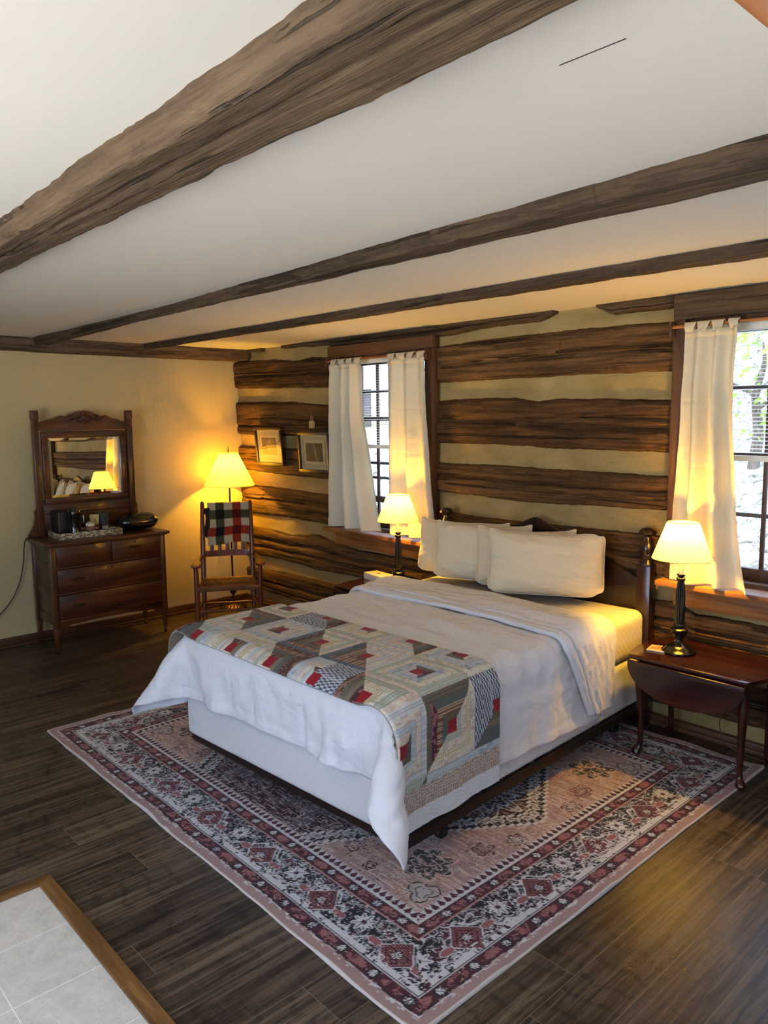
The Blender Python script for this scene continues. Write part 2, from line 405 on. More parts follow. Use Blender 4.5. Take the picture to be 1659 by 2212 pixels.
mx = t.n('ShaderNodeMixShader'); t.l(fr, mx.inputs[0]); t.l(tb.outputs[0], mx.inputs[1]); t.l(gl.outputs[0], mx.inputs[2])
t.t.nodes.remove(g)
M['glass'] = t.done(mx)
t = NT('mirror silver'); gl = t.n('ShaderNodeBsdfGlossy'); gl.inputs['Roughness'].default_value = .004; gl.inputs[0].default_value = (.9, .9, .88, 1); M['mirror'] = t.done(gl)
M['blind'] = plain('white vinyl blind', rgb(226, 226, 218), .45)
M['white'] = plain('white card', rgb(226, 224, 216), .6)
M['frame'] = wood('dark picture frame wood', rgb(22, 12, 10), rgb(38, 22, 16), rgb(56, 34, 24), 0, 1.5, .42, .05, .04)
M['mat'] = plain('cream picture mat', rgb(196, 184, 140), .8)
M['matline'] = plain('brown mat line', rgb(86, 62, 36), .7)
M['tagm'] = plain('pale brass tag', rgb(176, 158, 110), .5, .2)
M['rush'] = wood('woven rush seat', rgb(70, 42, 22), rgb(116, 76, 42), rgb(142, 98, 58), 1, 5, .7, 0, .5, 90)
M['orange'] = plain('orange varnished pine', rgb(214, 128, 66), .4, 0, .2)

# ---------------------------------------------------------------- room shell
WX1, FY, HC = 8.0, -5.7, 2.435
def wall_x(y, z):          # slightly out of plumb plaster wall
    k = min(max((y + 2.4) / 2.4, 0), 1.05)
    top = -.10 + (-.23 + .10) * k; bot = -.085
    return bot + (top - bot) * (z / 2.4)
m = MB(); m.box(-.6, WX1 + .3, FY - .3, .35, -.12, 0.0)
fl = struct(m.build('floor', M['floor'], smooth=False))
m = MB(); m.box(-.6, WX1 + .3, FY - .3, .35, HC, HC + .15)
ce = struct(m.build('ceiling', M['ceil'], smooth=False))
m = MB(); m.box(5.470, 5.605, -2.824, -2.8225, HC - .0012, HC + .001, rot=None)
ck = m.build('ceiling_crack', M['blackmat'], ce)
# left plaster wall
ys = np.linspace(FY, .06, 90); zs = np.linspace(0, HC, 40)
Y, Z = np.meshgrid(ys, zs, indexing='ij')
X = np.vectorize(wall_x)(Y, Z) + .006 * (fbm(Y * 1.5, Z * 1.5, 5) - .5)
P = np.stack([X, Y, Z], -1); B = P.copy(); B[..., 0] -= .2
n_, m_ = P.shape[:2]
idx = np.arange(n_ * m_).reshape(n_, m_)
F1 = np.stack([idx[:-1, :-1], idx[1:, :-1], idx[1:, 1:], idx[:-1, 1:]], -1).reshape(-1, 4)
o = np_mesh('wall_left', np.concatenate([P.reshape(-1, 3), B.reshape(-1, 3)]), np.concatenate([F1, F1[:, ::-1] + n_ * m_]), M['wall'])
struct(o)
# right wall with window opening, front wall with glass door opening
m = MB()
RW = (-5.0, -3.0, .80, 2.15)
m.box(WX1, WX1 + .2, FY, RW[0], 0, HC); m.box(WX1, WX1 + .2, RW[1], .2, 0, HC)
m.box(WX1, WX1 + .2, RW[0], RW[1], 0, RW[2]); m.box(WX1, WX1 + .2, RW[0], RW[1], RW[3], HC)
struct(m.build('wall_right', M['wall'], smooth=False))
m = MB()
FO = (3.3, 6.0, 0.50, 2.15)
m.box(-.5, FO[0], FY - .2, FY, 0, HC); m.box(FO[1], WX1 + .2, FY - .2, FY, 0, HC)
m.box(FO[0], FO[1], FY - .2, FY, FO[3], HC); m.box(FO[0], FO[1], FY - .2, FY, 0, FO[2])
struct(m.build('wall_front', M['wall'], smooth=False))
for nm, (a0, a1, z0, z1), ax in (('window_3', RW, 'x'), ('window_4', FO, 'y')):
    e = struct(empty(nm, (0, 0, 0)))
    m = MB(); q = .05
    def bb(a, b, c, d):
        if ax == 'x': m.box(WX1 + .05, WX1 + .11, a, b, c, d, .005)
        else: m.box(a, b, FY - .11, FY - .05, c, d, .005)
    bb(a0, a1, z0, z0 + q); bb(a0, a1, z1 - q, z1); bb(a0, a0 + q, z0, z1); bb(a1 - q, a1, z0, z1); bb((a0 + a1) / 2 - q / 2, (a0 + a1) / 2 + q / 2, z0, z1)
    m.build('frame', M['white'], e)
    m = MB()
    if ax == 'x': m.box(WX1 + .078, WX1 + .082, a0 + q, a1 - q, z0 + q, z1 - q)
    else: m.box(a0 + q, a1 - q, FY - .082, FY - .078, z0 + q, z1 - q)
    m.build('glass', M['glass'], e)

# back log wall ------------------------------------------------
W1 = (1.40, 2.41, .885, 2.28); W2 = (4.36, 5.62, .885, 2.29)
def ht_panel(x0, x1, z0, z1, step=.02):
    nx = max(2, int((x1 - x0) / step)); nz = max(2, int((z1 - z0) / step))
    X, Z = np.meshgrid(np.linspace(x0, x1, nx), np.linspace(z0, z1, nz), indexing='ij')
    Yv = .027 + .014 * (fbm(X * 2.2, Z * 9, 31) - .5) + .006 * (fbm(X * 9, Z * 30, 77) - .5)
    return X, Yv, Z
V = []; F = []; base = 0
for (x0, x1, z0, z1) in [(-.4, W1[0], 0, HC), (W1[0], W1[1], 0, W1[2]), (W1[0], W1[1], W1[3], HC), (W1[1], W2[0], 0, HC), (W2[0], W2[1], 0, W2[2]), (W2[0], W2[1], W2[3], HC), (W2[1], 8.2, 0, HC)]:
    X, Yv, Z = ht_panel(x0, x1, z0, z1)
    a, b = X.shape; idx = np.arange(a * b).reshape(a, b) + base
    V.append(np.stack([X, Yv, Z], -1).reshape(-1, 3)); F.append(np.stack([idx[:-1, :-1], idx[1:, :-1], idx[1:, 1:], idx[:-1, 1:]], -1).reshape(-1, 4)); base += a * b
    c = [(x0, .05, z0), (x1, .05, z0), (x1, .05, z1), (x0, .05, z1), (x0, .24, z0), (x1, .24, z0), (x1, .24, z1), (x0, .24, z1)]
    V.append(np.array(c)); q = base; base += 8
    F.append(np.array([[q, q + 1, q + 2, q + 3], [q + 4, q + 7, q + 6, q + 5], [q, q + 4, q + 5, q + 1], [q + 3, q + 2, q + 6, q + 7], [q, q + 3, q + 7, q + 4], [q + 1, q + 5, q + 6, q + 2]]))
wb = struct(np_mesh('wall_back', np.concatenate(V), np.concatenate(F), M['chink'], angle=50))

def log(xs, top, bot, seed=0, mat='log', face=-.018, cracks=(), name='log'):
    x0, x1 = xs
    nx = max(8, int((x1 - x0) / .0125)); ns = 34
    x = np.linspace(x0, x1, nx)
    zt = np.interp(x, [p[0] for p in top], [p[1] for p in top]) + .010 * (fbm(x * 7, x * 0, seed, 4) - .5) + .006 * (fbm(x * 40, x * 0, seed + 3, 3) - .5)
    zb = np.interp(x, [p[0] for p in bot], [p[1] for p in bot]) + .010 * (fbm(x * 7, x * 0 + 9, seed + 1, 4) - .5) + .006 * (fbm(x * 40, x * 0, seed + 5, 3) - .5)
    s = np.linspace(0, 1, ns); s = .5 - .5 * np.cos(PI * s) * (.75 + .25 * np.abs(np.cos(PI * s)))
    Xg, Sg = np.meshgrid(x, s, indexing='ij')
    Zg = zb[:, None] + (zt - zb)[:, None] * Sg
    edge = 1 - np.abs(2 * Sg - 1) ** 14
    D = edge * .042 + .010 * (fbm(Xg * 3, Zg * 12, seed + 9, 4) - .5) + .013 * (fbm(Xg * 9, Zg * 60, seed + 13, 3) - .5)
    for (cs, w, dp, a, b) in [(c0, c1 * .8, c2 * 1.5, c3, c4) for c0, c1, c2, c3, c4 in cracks] + [(.22 + .5 * ((seed * 37) % 10) / 10, .022, .03, x0, x1)]:      # long drying checks
        cz = cs + .09 * (fbm(Xg * 1.3, Xg * 0, seed + 21, 3) - .5) + .02 * (fbm(Xg * 14, Xg * 0, seed + 23, 2) - .5)
        env = np.clip((Xg - a) / .15, 0, 1) * np.clip((b - Xg) / .15, 0, 1) * (.35 + .65 * fbm(Xg * 3, Xg * 0, seed + 29, 3))
        D -= dp * env * np.exp(-((Sg - cz) / w) ** 2)
    Yg = np.minimum(.03 - D, .016 + .03 * (1 - edge)) + (face + .018) * edge
    Pg = np.stack([Xg, Yg, Zg], -1)
    e0 = Pg[:1].copy(); e0[..., 1] = .06; e1 = Pg[-1:].copy(); e1[..., 1] = .06
    Pg = np.concatenate([e0, Pg, e1], 0)
    o = grid_mesh(name, Pg, M[mat], wb, angle=60)
    return o
LT = .0
# level 1 (upper)
log((-.42, 1.37), [(-.2, 2.34), (.4, 2.325), (.8, 2.295), (1.0, 2.312), (1.3, 2.284)], [(-.2, 2.077), (.6, 2.058), (1.3, 2.04)], 1, 'log2', cracks=[(.45, .05, .03, -.2, 1.4)])
log((2.49, 4.36), [(2.48, 2.29), (2.84, 2.307), (3.25, 2.311), (3.95, 2.31), (4.3, 2.299)], [(2.5, 2.036), (3.5, 2.036), (4.3, 2.029)], 2, 'log', cracks=[(.42, .035, .05, 2.5, 3.7), (.55, .04, .05, 3.5, 4.4)])
# level 2
log((-.42, 1.40), [(-.16, 1.954), (.68, 1.939), (.88, 1.92), (1.3, 1.896)], [(-.14, 1.636), (1.3, 1.628)], 3, 'log2', cracks=[(.5, .03, .02, 0, 1.3)])
log((2.49, 4.36), [(2.5, 1.905), (2.84, 1.917), (3.19, 1.908), (3.36, 1.886), (3.54, 1.9), (4.3, 1.877)], [(2.5, 1.602), (3.13, 1.6), (3.57, 1.583), (4.3, 1.579)], 4, 'log2', cracks=[(.52, .05, .05, 2.4, 3.4), (.44, .05, .08, 3.2, 4.5)])
# level 3
log((-.42, 1.40), [(-.14, 1.532), (.77, 1.52), (1.26, 1.527)], [(-.13, 1.296), (.33, 1.279), (.76, 1.268), (1.25, 1.265)], 5, 'log', cracks=[(.6, .03, .02, 0, 1.3)])
log((2.49, 4.36), [(2.5, 1.461), (3.0, 1.462), (3.55, 1.454), (4.3, 1.449)], [(2.5, 1.248), (3.27, 1.228), (4.3, 1.252)], 6, 'log', cracks=[(.55, .04, .04, 2.4, 4.4)])
# level 4
log((-.42, 1.40), [(-.11, 1.155), (.54, 1.153), (1.23, 1.132)], [(-.1, .868), (.53, .885), (1.22, .871)], 7, 'log', cracks=[(.55, .04, .05, -.2, .9), (.3, .03, .03, .4, 1.4)])
log((2.49, 4.36), [(2.5, 1.112), (2.92, 1.094), (4.3, 1.108)], [(2.5, .87), (4.3, .875)], 8, 'log', cracks=[(.5, .04, .04, 2.4, 4.4)])
# level 5, 6: full length
log((-.42, 8.1), [(.03, .748), (.31, .749), (.63, .726), (1.03, .772), (1.31, .724), (1.61, .702), (2.4, .71), (4.2, .732), (4.33, .745), (4.45, .69), (4.84, .698), (8.1, .72)], [(0, .471), (.72, .47), (1.02, .45), (1.39, .468), (4, .46), (8.1, .45)], 9, 'log', cracks=[(.62, .05, .05, -.2, 3), (.35, .04, .05, 0, 8), (.6, .04, .05, 4, 8)])
log((-.42, 8.1), [(.15, .339), (.51, .358), (1.21, .364), (4.2, .36), (8, .36)], [(.16, .129), (.71, .117), (4.2, .118), (4.9, .135), (8, .13)], 10, 'log2', cracks=[(.5, .05, .05, -.2, 8)])
# right of window two
for k, (a, b) in enumerate([(2.30, 2.03), (1.9, 1.58), (1.46, 1.24), (1.11, .87)]):
    log((5.70, 8.1), [(5.6, a), (8.2, a + .02)], [(5.6, b), (8.2, b)], 20 + k, 'log', cracks=[(.5, .04, .04, 5.6, 8.2)])
# top plate pieces at the ceiling
log((-.2, .28), [(-.2, 2.45), (.3, 2.45)], [(-.2, 2.42), (.28, 2.405)], 30, 'beam', face=-.03)
log((.6, 1.32), [(.6, 2.45), (1.7, 2.45)], [(.6, 2.41), (1.7, 2.38)], 31, 'beam', face=-.03)
log((1.30, 3.50), [(1.5, 2.45), (3.5, 2.45)], [(1.5, 2.372), (2.6, 2.36), (3.0, 2.385), (3.37, 2.38), (3.5, 2.42)], 32, 'beam', face=-.04)
log((3.80, 8.1), [(3.8, 2.45), (8.1, 2.45)], [(3.8, 2.42), (3.9, 2.37), (4.3, 2.372), (8.1, 2.375)], 33, 'beam', face=-.04)

# beams
def beam(x0, x1, yn, yf, zb, mat='beam', seed=0, along='x', name='ceiling_beam'):
    """hewn joist showing below the plaster: near edge yn, far edge yf (numbers or functions)"""
    nx = int((x1 - x0) / .02); ns = 26
    x = np.linspace(x0, x1, nx)
    f = lambda q: q(x) if callable(q) else np.full(nx, float(q))
    a, b = f(yn), f(yf)
    a = a + .028 * (fbm(x * 2.5, x * 0, seed) - .5) + .010 * (fbm(x * 24, x * 0, seed + 1, 3) - .5)
    b = b + .030 * (fbm(x * 2.8, x * 0, seed + 2) - .5) + .010 * (fbm(x * 24, x * 0, seed + 4, 3) - .5)
    s = np.linspace(0, 1, ns)
    Xg, Sg = np.meshgrid(x, s, indexing='ij')
    prof = np.clip(1 - np.abs(2 * Sg - 1) ** 6, 0, 1)
    Zg = HC + .01 - (HC + .01 - zb) * np.clip(prof * 1.25, 0, 1) + .010 * (fbm(Xg * 4, Sg * 3, seed + 5) - .5) + .006 * (fbm(Xg * 8, Sg * 22, seed + 6) - .5)
    cz = .42 + .12 * (fbm(Xg, Xg * 0, seed + 7, 3) - .5)
    Zg += .022 * np.exp(-((Sg - cz) / .035) ** 2) * fbm(Xg * 2, Xg * 0, seed + 8)
    w = np.where(Sg < .5, Sg, Sg)
    Yg = a[:, None] + (b - a)[:, None] * w
    Pg = np.stack([Xg, Yg, Zg], -1) if along == 'x' else np.stack([Yg, Xg, Zg], -1)
    return struct(grid_mesh(name, Pg, M[mat], None, angle=60))
beam(-.25, WX1, lambda x: -3.255 - .03 * (x - 3.7), lambda x: -3.055 - .005 * (x - 3), 2.372, 'beam1', 1)
beam(-.25, WX1, lambda x: -1.95 - .062 * (x - 2.05), -1.955, 2.383, 'beam', 2)
beam(-.25, WX1, -1.045, lambda x: -.945 + .02 * (x - 3), 2.392, 'beam', 3)
m = MB(); 
beam(FY, .05, .045, -.20, 2.335, 'beam_y', 4, 'y', 'wall_beam')
# varnished pine header near the camera, upper right
m = MB(); m.box(6.02, 6.14, -5.2, -3.235, 2.16, 2.30, .012); struct(m.build('trim_3', M['orange']))
m = MB(); m.box(6.04, 6.12, -5.2, -3.26, 2.295, HC, .004); struct(m.build('trim_4', M['orange']))

# baseboards
m = MB(); m.box(-.1, WX1, -.012, .02, 0.0, .055, .006); m.box(-.1, WX1, -.03, .0, 0, .025, .006)
struct(m.build('baseboard_back', M['base_x']))
m = MB(); m.box(-.1, -.062, FY, -.02, 0, .075, .006); m.box(-.08, -.045, FY, -.02, 0, .022, .006)
struct(m.build('baseboard_left', M['base_y']))

# entry tiles and oak thresholds
m = MB(); m.box(3.36, 7.4, FY, -3.165, 0.0005, .006); struct(m.build('floor_tiles', M['tile'], smooth=False))
m = MB(); m.prism([(3.345, -3.14), (7.4, -3.14), (7.4, -3.196), (3.395, -3.196)], 0.001, .017, 'z', 0, .004); struct(m.build('trim_1', M['trimwood']))
m = MB(); m.prism([(3.345, -3.142), (3.395, -3.196), (3.395, FY), (3.345, FY)], 0.001, .017, 'z', 0, .004); struct(m.build('trim_2', M['trimwood_y']))
# ---------------------------------------------------------------- windows in the log wall
def window(nm, op, sx0, sx1, muntx, rails, dark, casing, sill_x):
    x0, x1, z0, z1 = op
    e = struct(empty(nm, ((x0 + x1) / 2, 0, z0)))
    cx, cz = (x0 + x1) / 2, z0
    def loc(mb): return mb.xf(Matrix.Translation((-cx, 0, -cz)))
    m = MB()                                     # jambs
    m.box(x0 - .02, x0 + .025, .0, .23, z0, z1, .003); m.box(x1 - .025, x1 + .02, .0, .23, z0, z1, .003)
    m.box(x0, x1, .0, .23, z1 - .025, z1 + .02, .003); m.box(x0, x1, .02, .23, z0 - .03, z0 + .02, .003)
    loc(m).build('jamb', M['casing_v'], e)
    m = MB()                                     # sash frames
    a, b = x0 + .03, x1 - .03
    m.box(a, a + .05, .10, .14, z0 + .02, z1, .004); m.box(b - .05, b, .10, .14, z0 + .02, z1, .004)
    m.box(a, b, .10, .14, z0 + .02, z0 + .085, .004); m.box(a, b, .10, .14, z1 - .07, z1 - .02, .004)
    for (zr, hh) in rails: m.box(a, b, .095, .14, zr - hh / 2, zr + hh / 2, .003)
    loc(m).build('sash', M['sash'], e)
    m = MB()
    for xm in muntx: m.box(xm - .011, xm + .011, .11, .13, z0 + .05, z1 - .05, .003)
    loc(m).build('muntin', M['sash'], e)
    m = MB()
    for zr in dark: m.box(a + .03, b - .03, .145, .16, zr - .011, zr + .011, .002)
    loc(m).build('storm_rail', M['darkmet'], e)
    m = MB(); m.box(a + .03, b - .03, .119, .121, z0 + .05, z1 - .05)
    loc(m).build('glass', M['glass'], e)
    m = MB(); m.box(sill_x[0], sill_x[1], -.135, .10, z0 - .035, z0 - .004, .006)
    loc(m).build('sill', M['sill'], e)
    m = MB(); m.box(sill_x[0] + .07, sill_x[1] - .05, -.05, -.012, z0 - .15, z0 - .036, .004)
    loc(m).build('apron', M['sill'], e)
    for (nm2, bx, mt) in casing:
        m = MB(); m.box(*bx, .004); loc(m).build(nm2, M[mt], e)
    return e
window('window_1', W1, 0, 0, (1.72, 2.08), [(1.78, .035), (1.13, .05)], (2.0, 1.42, 1.30), [
    ('head_casing', (1.30, 2.50, -.055, .01, 2.282, 2.368), 'casing'),
    ('side_casing', (2.412, 2.502, -.05, .01, .88, 2.282), 'casing_v'),
    ('side_casing', (1.31, 1.398, -.045, .01, .88, 2.282), 'casing_v')], (1.285, 2.53))
window('window_2', W2, 0, 0, (4.745, 5.16), [(1.57, .04)], (1.93, 1.25), [
    ('head_casing', (4.30, 5.80, -.07, .01, 2.295, 2.425), 'beam'),
    ('side_casing', (4.29, 4.358, -.05, .01, .88, 2.295), 'casing_v'),
    ('side_casing', (5.62, 5.71, -.05, .01, .88, 2.295), 'casing_v')], (4.275, 5.74))

# blinds
def blind(nm, x0, x1, ztop, zbot, label):
    e = empty(nm, ((x0 + x1) / 2, .055, ztop)); tag(e, label, 'window blind', 'white slatted blinds')
    w = (x1 - x0) / 2
    m = MB(); m.box(-w, w, -.02, .02, -.045, 0, .003); m.build('headrail', M['blind'], e)
    m = MB(); z = -.06; k = 0
    while z > zbot - ztop + .045:
        R_ = Matrix.Translation((0, 0, z)) @ Matrix.Rotation(math.radians(7), 4, 'X')
        m.box(-w, w, -.0125, .0125, -.0006, .0006, rot=R_); z -= .0205; k += 1
    m.build('slats', M['blind'], e, smooth=False)
    m = MB(); m.box(-w, w, -.014, .014, zbot - ztop + .0, zbot - ztop + .03, .003); m.build('bottom_rail', M['blind'], e)
    m = MB()
    for xx in (-w * .8, -.02, w * .8, ):
        m = MB(); m.tube([(xx, -.014, -.03), (xx, -.014, zbot - ztop + .02), (xx, .014, zbot - ztop + .02), (xx, .014, -.03)], .0009, 5)
        m.build('ladder_cord', M['blind'], e)
blind('window_blind', W1[0] + .03, W1[1] - .03, 2.265, 1.545, 'white slatted blind in the smaller window beside the framed pictures')
blind('window_blind', W2[0] + .03, W2[1] - .03, 2.265, 1.545, 'white slatted blind in the window behind the right lamp')

# curtain rods
def rod(x0, x1, z, label):
    e = empty('curtain_rod', ((x0 + x1) / 2, -.085, z)); w = (x1 - x0) / 2
    tag(e, label, 'curtain rod', 'wooden curtain rods')
    m = MB(); m.tube([(-w, 0, 0), (w, 0, 0)], .009, 12); m.build('rod', M['sill'], e)
    for s in (-1, 1):
        m = MB(); m.box(s * w - .008, s * w + .008, -.02, .04, -.05, .03, .003); m.build('bracket', M['casing_v'], e)
rod(1.335, 2.475, 2.245, 'brown wooden rod holding the two curtains of the smaller window')
rod(4.30, 5.60, 2.255, 'orange brown wooden rod above the window behind the right lamp')

def curtain(name, xt, xb, zt, zb, seed, label, nf=3.2, flare=0., tabs=4, yb=-.105, bulge=None):
    """tab topped panel hanging from the rod; xt, xb = (left, right) at top and bottom"""
    root = empty(name, ((xt[0] + xt[1]) / 2, yb, zb)); tag(root, label, 'curtain', 'ecru cotton tab top curtains')
    ox = (xt[0] + xt[1]) / 2
    zs = zt - .075; nu, nz = 130, 150
    u = np.linspace(0, 1, nu); w = np.linspace(0, 1, nz)
    Ug, Wg = np.meshgrid(u, w, indexing='ij')
    Z = zs + (zb - zs) * Wg - .012 * (fbm(Ug * 2, Wg * 0, seed) - .5) * Wg
    xl = xt[0] + (xb[0] - xt[0]) * Wg ** 1.3; xr = xt[1] + (xb[1] - xt[1]) * Wg ** (bulge or 1.3)
    xl = xl + .018 * (fbm(Wg * 4, Wg * 0, seed + 1, 2) - .5); xr = xr + .03 * (fbm(Wg * 3.5, Wg * 0, seed + 2, 2) - .5)
    ph = Ug * nf * 2 * PI + 1.3 * (fbm(Wg * 1.5, Ug * 0, seed + 3, 2) - .5) + seed + 2.2 * (fbm(Ug * 2.5, Wg * .4, seed + 9, 2) - .5)
    amp = .018 + .026 * np.clip(Wg * 1.4, 0, 1)
    X = xl + (xr - xl) * (Ug + .022 * np.sin(ph + .6))
    Yv = amp * (np.sin(ph) + .25 * np.sin(ph * 2 + 1)) + .007 * (fbm(Ug * 9, Wg * 26, seed + 5, 3) - .5) - .010 * Wg
    for c in (.26, .52, .78): Yv += .0035 * np.exp(-((Wg - c) / .0035) ** 2)          # pressed fold creases
    hem = np.clip((Wg - .955) / .004, 0, 1) * .002; Yv -= hem
    P = np.stack([X - ox, Yv, Z - zb], -1)
    o = grid_mesh('panel', P, M['curtain'], root)
    mod(o, 'SOLIDIFY', thickness=.0012)
    # heading band and tabs
    Zb2 = zs + .028
    uu = np.linspace(0, 1, nu)
    hb = np.stack([np.stack([np.interp(uu, u, P[:, 0, 0]), np.interp(uu, u, P[:, 0, 1]) - .002, np.full(nu, q - zb)], -1) for q in (Zb2, zs + .01, zs - .012)], 1)
    b = grid_mesh('heading', hb, M['curtain'], root); mod(b, 'SOLIDIFY', thickness=.002)
    tw = (xt[1] - xt[0]) / tabs
    rng = random.Random(seed)
    for k in range(tabs):
        cx = xt[0] + tw * (k + .5) - ox; ww = tw * rng.uniform(.26, .36)
        yy = float(np.interp((k + .5) / tabs, u, P[:, 0, 1])); rz = zt - .008 - zb
        path = [(yy - .003, Zb2 - zb - .01), (-.006 + .3 * yy, rz - .035), (-.002, rz - .005), (.012, rz + .006), (.024, rz - .004), (.022, rz - .03), (yy + .006, Zb2 - zb - .01)]
        g = []
        for (py_, pz_) in path:
            sp = 1.0 + .35 * max(0, (pz_ - (rz - .03)) / .03)
            g.append([(cx + ww * sp * q + .006 * math.sin(3 * pz_ * 40 + k), py_ + .003 * math.sin(q * 9 + k), pz_) for q in np.linspace(-1, 1, 7)])
        o2 = grid_mesh('tab', np.array(g), M['curtain'], root); mod(o2, 'SUBSURF', levels=1, render_levels=1); mod(o2, 'SOLIDIFY', thickness=.0015)
    return root
curtain('curtain', (1.395, 1.775), (1.355, 1.985), 2.262, .905, 3, 'white cotton curtain nearest the framed pictures, left of the left lamp', 3.0, bulge=1.8)
curtain('curtain', (2.065, 2.475), (2.075, 2.625), 2.266, .905, 8, 'white cotton curtain glowing yellow behind the left lamp', 2.6, bulge=1.6)
curtain('curtain', (4.372, 4.675), (4.33, 4.80), 2.278, .885, 12, 'white cotton curtain hanging beside the right window behind the right lamp', 2.8, bulge=2.4)

# ---------------------------------------------------------------- outdoors
t = NT('leaf littered hillside'); co = t.coord()
a = t.noise(co, 2.2, 6, .75, .6); b = t.noise(t.map(co, (1, .5, 1)), 9, 5, .75, 1.0)
col = t.ramp(b, [(.40, rgb(60, 52, 40)), (.47, rgb(150, 142, 128)), (.56, rgb(235, 232, 228)), (.7, rgb(250, 250, 250))])
col = t.mix(t.ramp(a, [(.42, .5), (.56, 0.)]), col, rgb(150, 150, 128))
M['litter'] = t.done(t.bsdf(col, .95, 0, t.bump(b, .6, .05)))
X, Yy = np.meshgrid(np.linspace(-14, 16, 90), np.linspace(.4, 16, 60), indexing='ij')
Z = -.35 + np.clip(Yy - 2, 0, 99) * .42 + .25 * fbm(X * .6, Yy * .6, 3)
o = grid_mesh('ground', np.stack([X, Yy, Z], -1), M['litter']); struct(o)
def leafy(mb, c, r, n, s, rng, mi=0):
    for _ in range(n):
        d = Vector((rng.gauss(0, 1), rng.gauss(0, 1), rng.gauss(0, .8))).normalized() * r * rng.random() ** .4
        p = Vector(c) + d; ax = Vector((rng.gauss(0, 1), rng.gauss(0, 1), rng.gauss(0, 1))).normalized()
        q = ax.orthogonal().normalized(); w = ax.cross(q)
        vs = [mb.b.verts.new(p + q * s * a_ + w * s * .55 * b_) for a_, b_ in ((-1, 0), (-.2, .8), (.5, .5), (1.1, 0), (.5, -.5), (-.2, -.8))]
        mb._tag([mb.b.faces.new(vs)], mi)
M['leaf'] = plain('spring green leaves', rgb(150, 190, 70), .6, var=.3)
M['bark'] = rough_wood('grey bark', rgb(70, 60, 50), rgb(104, 94, 82), rgb(130, 120, 108), rgb(150, 142, 130), 2)
rng = random.Random(5)
for (x, y, h, lab) in [(2.65, 5.2, 1.5, 'slender leafy sapling on the hillside outside the right window'), (-6.2, 8.5, 4.5, 'taller leafy tree up the slope outside the left window')]:
    e = empty('tree', (x, y, .35 + max(0, (y - 2)) * .42 - .6)); tag(e, lab, 'tree')
    m = MB(); pts = [(0, 0, 0), (.05, 0, h * .3), (-.05, .1, h * .6), (.08, 0, h * .85), (.05, 0, h)]
    m.tube(pts, [.07, .06, .045, .03, .01], 10)
    m.tube([(0, .05, h * .5), (.5, -.2, h * .66), (.9, -.3, h * .72)], [.03, .02, .008], 8); m.tube([(0, .05, h * .6), (-.5, .1, h * .75), (-.9, .1, h * .78)], [.03, .02, .008], 8)
    m.build('trunk', M['bark'], e)
    m = MB()
    for cc, rr_, nn in (((0, 0, h), .7, 170), ((.8, -.3, h * .72), .5, 120), ((-.9, .1, h * .8), .5, 110), ((.1, 0, h * .45), .5, 60)): leafy(m, cc, rr_, nn, .06, rng)
    m.build('foliage', M['leaf'], e, smooth=False)
# small outbuilding seen through the left window
M['siding'] = plain('pale yellow siding', rgb(214, 204, 160), .7); M['roof'] = plain('blue grey corrugated roof', rgb(150, 165, 170), .5)
e = empty('shed', (-4.9, 6.5, 1.1), .15); tag(e, 'pale yellow outbuilding with a grey roof beyond the left window', 'shed')
m = MB(); m.box(-1.4, 1.4, -1, 1, 0, 1.5, .02)
for k in range(9): m.box(-1.41, 1.41, -1.012, -1.0, .08 + k * .16, .2 + k * .16, .003)
m.build('wall', M['siding'], e)
m = MB(); m.prism([(-1.25, 1.45), (0, 2.0), (1.25, 1.45), (1.25, 1.52), (0, 2.08), (-1.25, 1.52)], -1.6, 1.6, 'x'); m.build('roof', M['roof'], e)
m = MB(); m.box(-.5, .3, -1.03, -1.0, .5, 1.2, .01); m.build('window', M['darkmet'], e)

